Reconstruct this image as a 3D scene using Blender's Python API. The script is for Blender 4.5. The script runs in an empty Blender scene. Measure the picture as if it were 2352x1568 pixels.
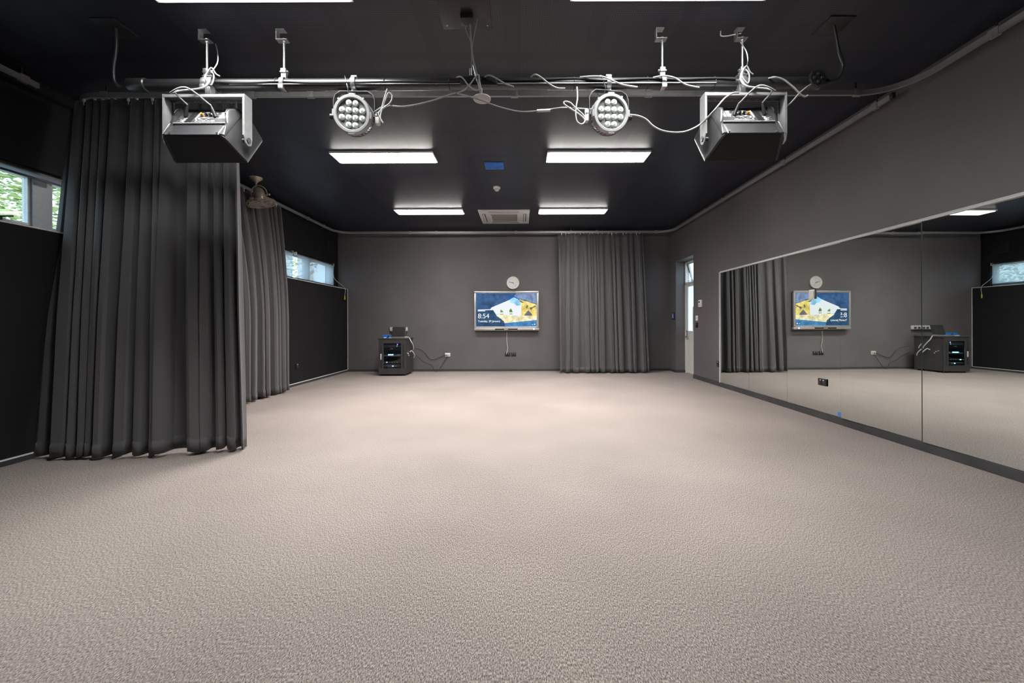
import bpy, bmesh, math, random
from mathutils import Vector, Matrix
random.seed(7)
S = bpy.context.scene
C = S.collection
PI = math.pi

# ------------------------------------------------------------------ camera, world, exposure
CAM_H, FPX = 1.10, 900.0
VPX, VPY = 1199.0, 743.0
ROLL = 0.0033
cd = bpy.data.cameras.new('camera'); cam = bpy.data.objects.new('camera', cd); C.objects.link(cam)
cd.sensor_width = 36.0; cd.lens = 36.0 * FPX / 2352.0
cd.shift_x = -(VPX - 1176.0) / 2352.0
cd.shift_y = (VPY - 784.0) / 2352.0
cd.clip_start = 0.02; cd.clip_end = 300
cam.matrix_world = Matrix.Translation((0, 0, CAM_H)) @ Matrix.Rotation(PI / 2, 4, 'X') @ Matrix.Rotation(-ROLL, 4, 'Z')
S.camera = cam
S.view_settings.view_transform = 'Standard'; S.view_settings.look = 'None'
S.view_settings.exposure = 0.0; S.view_settings.gamma = 1.0; S.view_settings.use_curve_mapping = False
w = bpy.data.worlds.new('sky'); S.world = w; w.use_nodes = True
bg = w.node_tree.nodes['Background']
bg.inputs['Color'].default_value = (0.62, 0.82, 1.0, 1); bg.inputs['Strength'].default_value = 3.6
S.cycles.use_denoising = True
S.cycles.max_bounces = 10; S.cycles.diffuse_bounces = 5; S.cycles.glossy_bounces = 5
S.cycles.transmission_bounces = 8; S.cycles.transparent_max_bounces = 12
S.cycles.sample_clamp_indirect = 6.0
S.cycles.caustics_reflective = False; S.cycles.caustics_refractive = False
LAMP = 235.0          # radiance of the six ceiling lamps

# ------------------------------------------------------------------ photo measurements -> metres
def deroll(px, py):
    dx, dy = px - 1176.0, py - 784.0
    return 1176.0 + dx - ROLL * dy, 784.0 + dy + ROLL * dx
def P(px, py, Y):
    x, y = deroll(px, py)
    return Vector(((x - VPX) * Y / FPX, Y, CAM_H + (VPY - y) * Y / FPX))

# room
XR, XLL, XLU, YB, YF, ZC = 3.43, -4.05, -4.27, 9.10, -1.7, 3.25
SILL = 1.915
LEDGE_T = 0.22

# ------------------------------------------------------------------ materials
MATS = {}
def mat(name, col, rough=0.5, metal=0.0, noise=None, bump=None, spec=0.5, emit=None, strength=0.0, coat=0.0):
    """noise=(scale, amount) varies the base colour; bump=(scale, strength)"""
    m = bpy.data.materials.new(name); m.use_nodes = True
    nt = m.node_tree; b = nt.nodes['Principled BSDF']
    b.inputs['Base Color'].default_value = (*col, 1); b.inputs['Roughness'].default_value = rough
    b.inputs['Metallic'].default_value = metal; b.inputs['Specular IOR Level'].default_value = spec
    b.inputs['Coat Weight'].default_value = coat
    tc = nt.nodes.new('ShaderNodeTexCoord')
    if noise is None: noise = (40.0, 0.06)
    n = nt.nodes.new('ShaderNodeTexNoise'); n.inputs['Scale'].default_value = noise[0]; n.inputs['Detail'].default_value = 4
    nt.links.new(tc.outputs['Object'], n.inputs['Vector'])
    r = nt.nodes.new('ShaderNodeMapRange'); r.inputs['From Min'].default_value = .3; r.inputs['From Max'].default_value = .7
    r.inputs['To Min'].default_value = 1 - noise[1]; r.inputs['To Max'].default_value = 1 + noise[1]
    nt.links.new(n.outputs['Fac'], r.inputs['Value'])
    mx = nt.nodes.new('ShaderNodeVectorMath'); mx.operation = 'SCALE'; mx.inputs[0].default_value = col
    nt.links.new(r.outputs['Result'], mx.inputs['Scale']); nt.links.new(mx.outputs['Vector'], b.inputs['Base Color'])
    if bump:
        n2 = nt.nodes.new('ShaderNodeTexNoise'); n2.inputs['Scale'].default_value = bump[0]; n2.inputs['Detail'].default_value = 3
        nt.links.new(tc.outputs['Object'], n2.inputs['Vector'])
        bp = nt.nodes.new('ShaderNodeBump'); bp.inputs['Strength'].default_value = bump[1]; bp.inputs['Distance'].default_value = .01
        nt.links.new(n2.outputs['Fac'], bp.inputs['Height']); nt.links.new(bp.outputs['Normal'], b.inputs['Normal'])
    if emit:
        b.inputs['Emission Color'].default_value = (*emit, 1); b.inputs['Emission Strength'].default_value = strength
    MATS[name] = m
    return m
def s2l(r, g, b):
    f = lambda c: (c / 255 / 12.92) if c <= 10 else (((c / 255) + .055) / 1.055) ** 2.4
    return (f(r), f(g), f(b))

mat('wall_paint', (0.138, 0.131, 0.136), 0.50, noise=(1.2, .10), bump=(160, .12), spec=.35)
mat('panel_paint', (0.017, 0.0168, 0.0190), 0.66, noise=(3, .10), bump=(220, .15), spec=.18)
mat('skirting', (0.055, 0.054, 0.060), 0.45, noise=(6, .2))
mat('white_trim', (0.93, 0.93, 0.92), 0.25, spec=.9)
mat('black_metal', (0.022, 0.022, 0.024), 0.36, noise=(30, .15), spec=.9)
mat('black_plastic', (0.018, 0.018, 0.019), 0.42, noise=(60, .1))
mat('satin_black', (0.035, 0.035, 0.038), 0.34, noise=(25, .12), spec=.6)
mat('dark_steel', (0.10, 0.10, 0.105), 0.36, metal=.6, noise=(20, .1))
mat('steel', (0.55, 0.55, 0.56), 0.28, metal=1.0, noise=(25, .1))
mat('galvanised', (0.42, 0.43, 0.44), 0.38, metal=.85, noise=(35, .15))
mat('grey_metal', (0.34, 0.34, 0.35), 0.42, metal=.35, noise=(25, .08))
mat('track_grey', (0.33, 0.335, 0.34), 0.40, metal=.3, noise=(15, .08))
mat('cable_grey', (0.36, 0.36, 0.365), 0.40, noise=(80, .1))
mat('cable_black', (0.03, 0.03, 0.032), 0.42, noise=(80, .1))
mat('cable_white', (0.72, 0.71, 0.68), 0.45, noise=(80, .05))
mat('white_plastic', (0.90, 0.90, 0.88), 0.35, noise=(30, .03))
mat('offwhite', (0.62, 0.62, 0.60), 0.45, noise=(30, .04))
mat('lamp_frame', (0.80, 0.80, 0.80), 0.4, noise=(30, .02))
mat('diffuser', (0.9, 0.9, 0.9), 0.5, emit=(1.0, 0.955, 0.90), strength=LAMP)
mat('diffuser_far', (0.9, 0.9, 0.9), 0.5, emit=(1.0, 0.955, 0.90), strength=LAMP)
mat('diffuser_dim', (0.9, 0.9, 0.9), 0.5, emit=(0.97, 0.98, 0.94), strength=LAMP)
mat('amp_panel', (0.10, 0.10, 0.105), 0.38, metal=.5, noise=(60, .12))
mat('print_white', (0.70, 0.70, 0.70), 0.5)
mat('orange', (0.75, 0.28, 0.03), 0.4)
mat('yellow', (0.75, 0.62, 0.05), 0.4)
mat('blue_plastic', (0.02, 0.22, 0.72), 0.4)
mat('blue_cover', s2l(46, 110, 200), 0.55, noise=(14, .25))
mat('grille_black', (0.004, 0.004, 0.0045), 0.7, bump=(400, .4))
mat('lens', (0.80, 0.84, 0.82), 0.10, noise=(60, .15), spec=.8, coat=.6)
mat('lens_core', (0.30, 0.33, 0.31), 0.2)
mat('lens_plate', (0.13, 0.14, 0.14), 0.5)
mat('fan_bronze', (0.46, 0.41, 0.34), 0.30, metal=.35, noise=(18, .15))
mat('fan_brass', (0.80, 0.72, 0.56), 0.3, metal=.5)
mat('ac_white', (0.72, 0.72, 0.70), 0.4, noise=(10, .02))
mat('ac_grille', (0.17, 0.14, 0.11), 0.5)
mat('ac_slot', (0.06, 0.06, 0.06), 0.5)
mat('tv_silver', (0.62, 0.61, 0.59), 0.33, metal=.6, noise=(20, .04))
mat('tv_dark', (0.02, 0.02, 0.022), 0.25)
mat('clock_face', (0.86, 0.86, 0.85), 0.4, noise=(10, .01))
mat('clock_ink', (0.02, 0.02, 0.02), 0.5)
mat('clock_tick', (0.45, 0.45, 0.45), 0.5)
mat('rack_black', (0.045, 0.045, 0.047), 0.42, noise=(12, .12))
mat('rack_inside', (0.010, 0.010, 0.011), 0.6)
mat('gear_grey', (0.07, 0.075, 0.085), 0.4, noise=(80, .2))
mat('gear_light', (0.28, 0.29, 0.31), 0.4, noise=(60, .2))
mat('laptop_screen', (0.035, 0.036, 0.036), 0.16)
mat('laptop_grey', (0.30, 0.30, 0.31), 0.35, metal=.3)
mat('alu_window', (0.30, 0.33, 0.36), 0.4, metal=.25)
mat('alu_white', (0.70, 0.73, 0.75), 0.4)
mat('door_white', (0.80, 0.80, 0.77), 0.42, noise=(8, .03))
mat('hem_thread', (0.06, 0.06, 0.062), 0.8)
mat('sign_blue', (0.01, 0.06, 0.45), 0.35)
mat('sticker_blue', (0.04, 0.22, 0.60), 0.4)
mat('leaf_light', (0.46, 0.52, 0.20), 0.5, noise=(3, .35))
mat('leaf_dark', (0.24, 0.34, 0.12), 0.5, noise=(3, .35))
mat('bark', (0.16, 0.11, 0.07), 0.8, noise=(12, .3))
mat('paving', (0.42, 0.40, 0.36), 0.8, noise=(2, .15))
mat('vent_black', (0.012, 0.012, 0.012), 0.6)
def lamp_lobe(m, power, scale=1.0):
    # prismatic diffuser: brightest straight out, dimmer towards grazing directions
    nt = m.node_tree; g = nt.nodes.new('ShaderNodeNewGeometry'); d = nt.nodes.new('ShaderNodeVectorMath'); d.operation = 'DOT_PRODUCT'
    nt.links.new(g.outputs['Normal'], d.inputs[0]); nt.links.new(g.outputs['Incoming'], d.inputs[1])
    p = nt.nodes.new('ShaderNodeMath'); p.operation = 'POWER'; p.inputs[1].default_value = power; lv = LAMP * scale; nt.links.new(d.outputs['Value'], p.inputs[0])
    k = nt.nodes.new('ShaderNodeMath'); k.operation = 'MULTIPLY_ADD'; k.inputs[1].default_value = lv; k.inputs[2].default_value = lv * .03; nt.links.new(p.outputs[0], k.inputs[0])
    nt.links.new(k.outputs[0], nt.nodes['Principled BSDF'].inputs['Emission Strength'])
lamp_lobe(MATS['diffuser'], 2.4); lamp_lobe(MATS['diffuser_dim'], 2.4, .50); lamp_lobe(MATS['diffuser_far'], 2.4, .52)
def led(name, col, st): return mat(name, col, .3, emit=col, strength=st)
led('led_blue', (0.10, 0.05, 1.0), 30); led('led_cyan', (0.15, 0.55, 1.0), 12); led('led_green', (0.1, 0.9, 0.2), 5)

def cloth(name, col):
    m = mat(name, col, 0.75, noise=(9, .03), bump=(700, .12), spec=.35)
    b = m.node_tree.nodes['Principled BSDF']
    b.inputs['Sheen Weight'].default_value = .25; b.inputs['Sheen Roughness'].default_value = .45
    return m
cloth('curtain_cloth', (0.100, 0.097, 0.102))

# mirror / glass
m = mat('mirror', (0.86, 0.90, 0.875), 0.0, metal=1.0, noise=(.5, .01))
m = mat('mirror_edge', (0.012, 0.03, 0.026), 0.3)
def glassy(name, tint, gloss=.08):
    m = bpy.data.materials.new(name); m.use_nodes = True; nt = m.node_tree
    for n in list(nt.nodes): nt.nodes.remove(n)
    out = nt.nodes.new('ShaderNodeOutputMaterial'); t = nt.nodes.new('ShaderNodeBsdfTransparent'); t.inputs['Color'].default_value = (*tint, 1)
    g = nt.nodes.new('ShaderNodeBsdfGlossy'); g.inputs['Roughness'].default_value = .02
    ge = nt.nodes.new('ShaderNodeNewGeometry'); dt = nt.nodes.new('ShaderNodeVectorMath'); dt.operation = 'DOT_PRODUCT'
    nt.links.new(ge.outputs['Normal'], dt.inputs[0]); nt.links.new(ge.outputs['Incoming'], dt.inputs[1])
    fr = dt.outputs['Value']                                   # Schlick reflectance, the same from both sides
    for op, v0, v1 in (('ABSOLUTE', None, None), ('SUBTRACT', 1.0, None), ('POWER', None, 5.0), ('MULTIPLY_ADD', None, .92)):
        q = nt.nodes.new('ShaderNodeMath'); q.operation = op
        if v0 is not None: q.inputs[0].default_value = v0; nt.links.new(fr, q.inputs[1])
        else:
            nt.links.new(fr, q.inputs[0])
            if v1 is not None: q.inputs[1].default_value = v1
        if op == 'MULTIPLY_ADD': q.inputs[2].default_value = .04
        fr = q.outputs[0]
    mx = nt.nodes.new('ShaderNodeMixShader'); nt.links.new(fr, mx.inputs['Fac'])
    nt.links.new(t.outputs[0], mx.inputs[1]); nt.links.new(g.outputs[0], mx.inputs[2]); nt.links.new(mx.outputs[0], out.inputs['Surface'])
    MATS[name] = m; return m
glassy('glass', (0.93, 0.97, 0.96)); glassy('rack_glass', (0.75, 0.78, 0.80))
def translucent(name, col, trans, seethrough):
    m = bpy.data.materials.new(name); m.use_nodes = True; nt = m.node_tree
    for n in list(nt.nodes): nt.nodes.remove(n)
    out = nt.nodes.new('ShaderNodeOutputMaterial')
    d = nt.nodes.new('ShaderNodeBsdfDiffuse'); d.inputs['Color'].default_value = (*col, 1)
    t = nt.nodes.new('ShaderNodeBsdfTranslucent'); t.inputs['Color'].default_value = (*col, 1)
    a = nt.nodes.new('ShaderNodeMixShader'); a.inputs['Fac'].default_value = trans
    nt.links.new(d.outputs[0], a.inputs[1]); nt.links.new(t.outputs[0], a.inputs[2])
    tr = nt.nodes.new('ShaderNodeBsdfTransparent'); b = nt.nodes.new('ShaderNodeMixShader'); b.inputs['Fac'].default_value = seethrough
    nt.links.new(a.outputs[0], b.inputs[1]); nt.links.new(tr.outputs[0], b.inputs[2]); nt.links.new(b.outputs[0], out.inputs['Surface'])
    MATS[name] = m; return m
translucent('blind_mesh', (0.70, 0.76, 0.85), .6, .40)
translucent('frosted', (0.92, 0.94, 0.95), .75, .12)

# carpet
def carpet():
    m = bpy.data.materials.new('carpet'); m.use_nodes = True; nt = m.node_tree; N = nt.nodes; L = nt.links
    b = N['Principled BSDF']; b.inputs['Roughness'].default_value = .85; b.inputs['Specular IOR Level'].default_value = .25
    b.inputs['Sheen Weight'].default_value = .15
    tc = N.new('ShaderNodeTexCoord')
    mp = N.new('ShaderNodeMapping'); mp.inputs['Scale'].default_value = (1.0, .38, 1); L.new(tc.outputs['Object'], mp.inputs['Vector'])
    n1 = N.new('ShaderNodeTexNoise'); n1.inputs['Scale'].default_value = 270; n1.inputs['Detail'].default_value = 4; n1.inputs['Roughness'].default_value = .75
    L.new(mp.outputs['Vector'], n1.inputs['Vector'])
    r1 = N.new('ShaderNodeValToRGB'); e = r1.color_ramp.elements
    e[0].position = .37; e[0].color = (0.055, 0.0465, 0.044, 1); e[1].position = .64; e[1].color = (0.56, 0.47, 0.44, 1)
    k = e.new(.50); k.color = (0.235, 0.199, 0.188, 1)
    L.new(n1.outputs['Fac'], r1.inputs['Fac'])
    n2 = N.new('ShaderNodeTexNoise'); n2.inputs['Scale'].default_value = 1.1; n2.inputs['Detail'].default_value = 5; L.new(tc.outputs['Object'], n2.inputs['Vector'])
    mr = N.new('ShaderNodeMapRange'); mr.inputs['From Min'].default_value = .3; mr.inputs['From Max'].default_value = .7
    mr.inputs['To Min'].default_value = .90; mr.inputs['To Max'].default_value = 1.10; L.new(n2.outputs['Fac'], mr.inputs['Value'])
    mx = N.new('ShaderNodeVectorMath'); mx.operation = 'SCALE'; L.new(r1.outputs['Color'], mx.inputs[0]); L.new(mr.outputs['Result'], mx.inputs['Scale'])
    L.new(mx.outputs['Vector'], b.inputs['Base Color'])
    bp = N.new('ShaderNodeBump'); bp.inputs['Strength'].default_value = .25; bp.inputs['Distance'].default_value = .003
    L.new(n1.outputs['Fac'], bp.inputs['Height']); L.new(bp.outputs['Normal'], b.inputs['Normal'])
    MATS['carpet'] = m
carpet()

# black perforated plasterboard ceiling
def ceiling_mat():
    m = bpy.data.materials.new('ceiling_board'); m.use_nodes = True; nt = m.node_tree; N = nt.nodes; L = nt.links
    b = N['Principled BSDF']; b.inputs['Roughness'].default_value = .42; b.inputs['Specular IOR Level'].default_value = .5
    g = N.new('ShaderNodeNewGeometry'); sp = N.new('ShaderNodeSeparateXYZ'); L.new(g.outputs['Position'], sp.inputs[0])
    def M(op, a, bb=None):
        n = N.new('ShaderNodeMath'); n.operation = op
        for i, v in ((0, a), (1, bb)):
            if v is None: continue
            if isinstance(v, (int, float)): n.inputs[i].default_value = v
            else: L.new(v, n.inputs[i])
        return n.outputs[0]
    def frac(v, off, per): return M('FRACT', M('DIVIDE', M('ADD', v, off + 40 * per), per))
    inb = M('MULTIPLY', M('LESS_THAN', frac(sp.outputs['X'], 0.0, .62), .80), M('LESS_THAN', frac(sp.outputs['Y'], -3.21 + 6.2, .62), .82))
    p = .0165
    dx = M('SUBTRACT', frac(sp.outputs['X'], 0, p), .5); dy = M('SUBTRACT', frac(sp.outputs['Y'], 0, p), .5)
    d2 = M('ADD', M('MULTIPLY', dx, dx), M('MULTIPLY', dy, dy))
    dot = M('MULTIPLY', M('LESS_THAN', d2, .030), inb)
    mx = N.new('ShaderNodeMix'); mx.data_type = 'RGBA'
    mx.inputs['A'].default_value = (0.0135, 0.0155, 0.0265, 1); mx.inputs['B'].default_value = (0.08, 0.085, 0.10, 1)
    L.new(dot, mx.inputs['Factor']); L.new(mx.outputs['Result'], b.inputs['Base Color'])
    MATS['ceiling_board'] = m
ceiling_mat()
def emis(name, col, st=1.0):
    m = bpy.data.materials.new(name); m.use_nodes = True; nt = m.node_tree
    for n in list(nt.nodes): nt.nodes.remove(n)
    out = nt.nodes.new('ShaderNodeOutputMaterial'); e = nt.nodes.new('ShaderNodeEmission')
    e.inputs['Color'].default_value = (*col, 1); e.inputs['Strength'].default_value = st
    nt.links.new(e.outputs[0], out.inputs['Surface']); MATS[name] = m

# ------------------------------------------------------------------ mesh helpers
def BM(): return bmesh.new()
def box(bm, x0, x1, y0, y1, z0, z1, mi=0):
    v = [bm.verts.new((x, y, z)) for z in (z0, z1) for y in (y0, y1) for x in (x0, x1)]
    fs = []
    for f in ((0, 2, 3, 1), (4, 5, 7, 6), (0, 1, 5, 4), (2, 6, 7, 3), (0, 4, 6, 2), (1, 3, 7, 5)):
        fc = bm.faces.new([v[i] for i in f]); fc.material_index = mi; fs.append(fc)
    return v
def bbox(bm, x0, x1, y0, y1, z0, z1, r=.004, seg=2):
    """bevelled box"""
    t = bmesh.new(); box(t, x0, x1, y0, y1, z0, z1)
    bmesh.ops.bevel(t, geom=list(t.edges), offset=r, segments=seg, affect='EDGES', profile=.5)
    merge(bm, t)
def merge(bm, t, mtx=None, mi=None):
    if mtx is not None: t.transform(mtx)
    mp = {v: bm.verts.new(v.co) for v in t.verts}
    for f in t.faces:
        try:
            nf = bm.faces.new([mp[v] for v in f.verts]); nf.material_index = f.material_index if mi is None else mi
        except ValueError: pass
    t.free()
def frame(d):
    d = d.normalized(); a = Vector((0, 0, 1)) if abs(d.z) < .9 else Vector((1, 0, 0))
    u = d.cross(a).normalized(); return u, d.cross(u).normalized()
def cyl(bm, a, b, r, n=16, r2=None, cap=True):
    a, b = Vector(a), Vector(b); r2 = r if r2 is None else r2
    u, v = frame(b - a)
    A = [bm.verts.new(a + (u * math.cos(2 * PI * i / n) + v * math.sin(2 * PI * i / n)) * r) for i in range(n)]
    B = [bm.verts.new(b + (u * math.cos(2 * PI * i / n) + v * math.sin(2 * PI * i / n)) * r2) for i in range(n)]
    for i in range(n): bm.faces.new((A[i], A[(i + 1) % n], B[(i + 1) % n], B[i]))
    if cap: bm.faces.new(A[::-1]); bm.faces.new(B)
def spline(pts, sub=8):
    pts = [Vector(p) for p in pts]
    if len(pts) < 3: return pts
    q = [pts[0] * 2 - pts[1]] + pts + [pts[-1] * 2 - pts[-2]]; out = []
    for i in range(1, len(q) - 2):
        p0, p1, p2, p3 = q[i - 1:i + 3]
        for k in range(sub):
            t = k / sub
            out.append(.5 * ((2 * p1) + (p2 - p0) * t + (2 * p0 - 5 * p1 + 4 * p2 - p3) * t * t + (3 * p1 - p0 - 3 * p2 + p3) * t ** 3))
    out.append(pts[-1]); return out
def tube(bm, pts, r, n=8, sub=8):
    pts = spline(pts, sub); rings = []; u = None
    for i, p in enumerate(pts):
        d = (pts[min(i + 1, len(pts) - 1)] - pts[max(i - 1, 0)])
        if d.length < 1e-9: d = Vector((0, 0, 1))
        d.normalize()
        if u is None: u, _ = frame(d)
        u = (u - d * u.dot(d)); u = u.normalized() if u.length > 1e-6 else frame(d)[0]
        v = d.cross(u)
        rings.append([bm.verts.new(p + (u * math.cos(2 * PI * k / n) + v * math.sin(2 * PI * k / n)) * r) for k in range(n)])
    for a, b in zip(rings, rings[1:]):
        for k in range(n): bm.faces.new((a[k], a[(k + 1) % n], b[(k + 1) % n], b[k]))
    bm.faces.new(rings[0][::-1]); bm.faces.new(rings[-1])
def sweep_rect(bm, pts, w, h):
    """rectangular section w (in plan) x h (z) along a plan polyline"""
    rings = []
    for i, p in enumerate(pts):
        d = (pts[min(i + 1, len(pts) - 1)] - pts[max(i - 1, 0)]).normalized(); nrm = Vector((d.y, -d.x, 0)); up = Vector((0, 0, 1))
        rings.append([bm.verts.new(p + nrm * (sx * w / 2) + up * (sz * h / 2)) for sx, sz in ((-1, -1), (1, -1), (1, 1), (-1, 1))])
    for a, b in zip(rings, rings[1:]):
        for k in range(4): bm.faces.new((a[k], a[(k + 1) % 4], b[(k + 1) % 4], b[k]))
    bm.faces.new(rings[0][::-1]); bm.faces.new(rings[-1])
def lathe(bm, prof, n=32, mtx=None):
    t = bmesh.new(); rings = []
    for r, z in prof:
        if r < 1e-6: rings.append([t.verts.new((0, 0, z))])
        else: rings.append([t.verts.new((r * math.cos(2 * PI * k / n), r * math.sin(2 * PI * k / n), z)) for k in range(n)])
    for a, b in zip(rings, rings[1:]):
        for k in range(n):
            q = [a[k % len(a)], a[(k + 1) % len(a)], b[(k + 1) % len(b)], b[k % len(b)]]
            u = []
            for x in q:
                if x not in u: u.append(x)
            if len(u) > 2: t.faces.new(u)
    merge(bm, t, mtx)
def prism(bm, pts, depth, mtx=None):
    """polygon in XY extruded to +z by depth, then placed by mtx"""
    t = bmesh.new(); A = [t.verts.new((x, y, 0)) for x, y in pts]; B = [t.verts.new((x, y, depth)) for x, y in pts]; n = len(pts)
    t.faces.new(A[::-1]); t.faces.new(B)
    for i in range(n): t.faces.new((A[i], A[(i + 1) % n], B[(i + 1) % n], B[i]))
    merge(bm, t, mtx)
def torus(bm, R, r, n=40, k=8, mtx=None, a0=0, a1=2 * PI):
    full = abs(a1 - a0 - 2 * PI) < 1e-6
    t = bmesh.new(); rings = []
    for i in range(n if full else n + 1):
        a = a0 + (a1 - a0) * i / n
        rings.append([t.verts.new(((R + r * math.cos(2 * PI * j / k)) * math.cos(a), (R + r * math.cos(2 * PI * j / k)) * math.sin(a), r * math.sin(2 * PI * j / k))) for j in range(k)])
    m_ = len(rings)
    for i in range(m_ if full else m_ - 1):
        a, b = rings[i], rings[(i + 1) % m_]
        for j in range(k): t.faces.new((a[j], b[j], b[(j + 1) % k], a[(j + 1) % k]))
    merge(bm, t, mtx)

ORG = {}
def obj(name, bm, m, parent=None, smooth=True, world=True):
    me = bpy.data.meshes.new(name); o = bpy.data.objects.new(name, me)
    bmesh.ops.recalc_face_normals(bm, faces=list(bm.faces))
    if parent is not None:
        org = ORG.get(parent.name, Vector())
        if world: bm.transform(Matrix.Translation(-org))
        ORG[o.name] = org
    bm.to_mesh(me); bm.free()
    for q in (m if isinstance(m, (list, tuple)) else [m]): me.materials.append(MATS[q])
    if smooth:
        for p in me.polygons: p.use_smooth = True
        me.set_sharp_from_angle(angle=math.radians(38))
    C.objects.link(o); o.parent = parent
    return o
def thing(name, label, cat, loc=(0, 0, 0), group=None):
    o = bpy.data.objects.new(name, None); C.objects.link(o); o.location = loc; o.empty_display_size = .05
    ORG[o.name] = Vector(loc); o['label'] = label; o['category'] = cat
    if group: o['group'] = group
    return o
def tag(o, label, cat, group=None):
    o['label'] = label; o['category'] = cat
    if group: o['group'] = group
    return o
def struct(name, bm, m, label=None, smooth=False):
    o = obj(name, bm, m, None, smooth); o['kind'] = 'structure'
    if label: o['label'] = label
    return o
def sroot(name, loc, label=None):
    o = bpy.data.objects.new(name, None); C.objects.link(o); o.location = loc; ORG[o.name] = Vector(loc); o['kind'] = 'structure'
    if label: o['label'] = label
    return o
def children(o): return [c for c in C.objects if c.parent == o]
def dup(root, loc, label, rot=None, scale=None):
    kids = {}
    for c in C.objects:
        if c.parent: kids.setdefault(c.parent.name, []).append(c)
    def rec(o, par):
        c = o.copy(); C.objects.link(c); c.parent = par
        for ch in kids.get(o.name, []): rec(ch, c)
        return c
    r = rec(root, None); r.location = loc; r['label'] = label
    if rot is not None: r.rotation_euler = rot
    if scale is not None: r.scale = scale
    ORG[r.name] = Vector(loc)
    return r

# ================================================================== ROOM
bm = BM(); box(bm, XLU - .3, XR + .45, YF - .2, YB + .25, -.12, 0); struct('floor', bm, 'carpet', 'grey brown flecked carpet')
bm = BM(); box(bm, XLU - .3, XR + .45, YF - .2, YB + .25, ZC, ZC + .2); struct('ceiling', bm, 'ceiling_board', 'black perforated ceiling')
bm = BM(); box(bm, XLU - .3, XR + .45, YB, YB + .2, 0, ZC); struct('wall_back', bm, 'wall_paint')
bm = BM(); box(bm, XLU - .3, XR + .45, YF - .2, YF, 0, ZC); struct('wall_front', bm, 'wall_paint')
# left wall: thick lower part with a ledge, thin upper part with two window openings
W1 = (0.6, 4.35); W2 = (5.95, 8.92); WZ0, WZ1 = 1.93, 2.475
bm = BM()
box(bm, XLU - .2, XLU, YF, YB, SILL, WZ0); box(bm, XLU - .2, XLU, YF, YB, WZ1, ZC)
for a, b in ((YF, W1[0]), (W1[1], W2[0]), (W2[1], YB)): box(bm, XLU - .2, XLU, a, b, WZ0, WZ1)
box(bm, XLU - .2, XLL, YF, YB, 0, SILL)
struct('wall_left', bm, ['panel_paint'])
# right wall with the door recess
RY0, RY1, XD, RZ = 7.835, 8.73, 3.64, 2.465
bm = BM()
box(bm, XR, XR + .3, YF, RY0, 0, ZC); box(bm, XR, XR + .3, RY1, YB, 0, ZC); box(bm, XR, XR + .3, RY0, RY1, RZ, ZC)
struct('wall_right', bm, 'wall_paint')
# skirtings
bm = BM(); bbox(bm, XLL, XR, YB - .012, YB + .01, 0, .050, .003); struct('baseboard_back', bm, 'skirting')
bm = BM(); bbox(bm, XLL - .01, XLL + .012, YF, YB - .012, 0, .042, .003); struct('baseboard_left', bm, 'skirting')
bm = BM(); bbox(bm, XR - .014, XR + .01, YF, RY0, 0, .079, .003); bbox(bm, XR - .012, XR + .01, RY1, YB - .012, 0, .06, .003); bbox(bm, XR, XD, RY1 - .012, RY1 + .004, 0, .06, .003)
struct('baseboard_right', bm, 'skirting')
# white edging round the thick lower panel of the left wall
bm = BM()
box(bm, XLL - .008, XLL + .010, YF, YB - .014, .042, .053); struct('trim_1', bm, 'white_trim', 'white edging along foot of left wall')
bm = BM(); box(bm, XLL - .012, XLL + .006, YF, YB - .004, SILL - .010, SILL + .002); struct('trim_2', bm, 'white_trim', 'white edging along ledge below left windows')
bm = BM(); box(bm, XLL - .008, XLL + .008, YB - .010, YB - .001, .053, SILL - .010); struct('trim_3', bm, 'white_trim', 'white edging up the back left corner')

# ------------------------------------------------------------------ windows on the left
def window(name, y0, y1, posts, label):
    root = sroot(name, (XLU - .1, y0, WZ0), label)
    xf0, xf1 = XLU - .13, XLU - .07
    bm = BM(); g = .05
    box(bm, xf0, xf1, y0, y1, WZ0, WZ0 + g); box(bm, xf0, xf1, y0, y1, WZ1 - g, WZ1)
    box(bm, xf0, xf1, y0, y0 + g, WZ0 + g, WZ1 - g); box(bm, xf0, xf1, y1 - g, y1, WZ0 + g, WZ1 - g)
    for p in posts: box(bm, xf0, xf1, p - .07, p + .07, WZ0 + g, WZ1 - g)
    obj('window_frame', bm, 'alu_window', root, smooth=False)
    ed = [y0] + list(posts) + [y1]
    for i, (a, b) in enumerate(zip(ed, ed[1:])):
        a2 = a + (g if i == 0 else .07); b2 = b - (g if i == len(ed) - 2 else .07)
        bm = BM(); t = .022
        box(bm, xf0 - .01, xf1 - .02, a2, b2, WZ0 + g, WZ0 + g + t); box(bm, xf0 - .01, xf1 - .02, a2, b2, WZ1 - g - t, WZ1 - g)
        box(bm, xf0 - .01, xf1 - .02, a2, a2 + t, WZ0 + g + t, WZ1 - g - t); box(bm, xf0 - .01, xf1 - .02, b2 - t, b2, WZ0 + g + t, WZ1 - g - t)
        s = obj('sash', bm, 'alu_white', root, smooth=False)
        bm = BM(); box(bm, xf0 + .012, xf0 + .018, a2 + t, b2 - t, WZ0 + g + t, WZ1 - g - t); obj('pane', bm, 'glass', s, smooth=False)
        if i % 2 == 0:
            bm = BM(); ym = (a2 + b2) / 2 + .2
            bbox(bm, xf1 - .02, xf1 + .005, ym - .05, ym + .05, WZ0 + g, WZ0 + g + .03, .006); cyl(bm, (xf1 - .004, ym, WZ0 + g + .02), (xf1 + .012, ym + .11, WZ0 + g + .05), .007, 8)
            obj('latch', bm, 'black_plastic', s)
    # thin light sill nosing inside the opening
    bm = BM(); box(bm, XLU - .07, XLU + .02, y0, y1, WZ0 - .012, WZ0 + .004); obj('window_sill', bm, 'alu_white', root, smooth=False)
    return root
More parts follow.
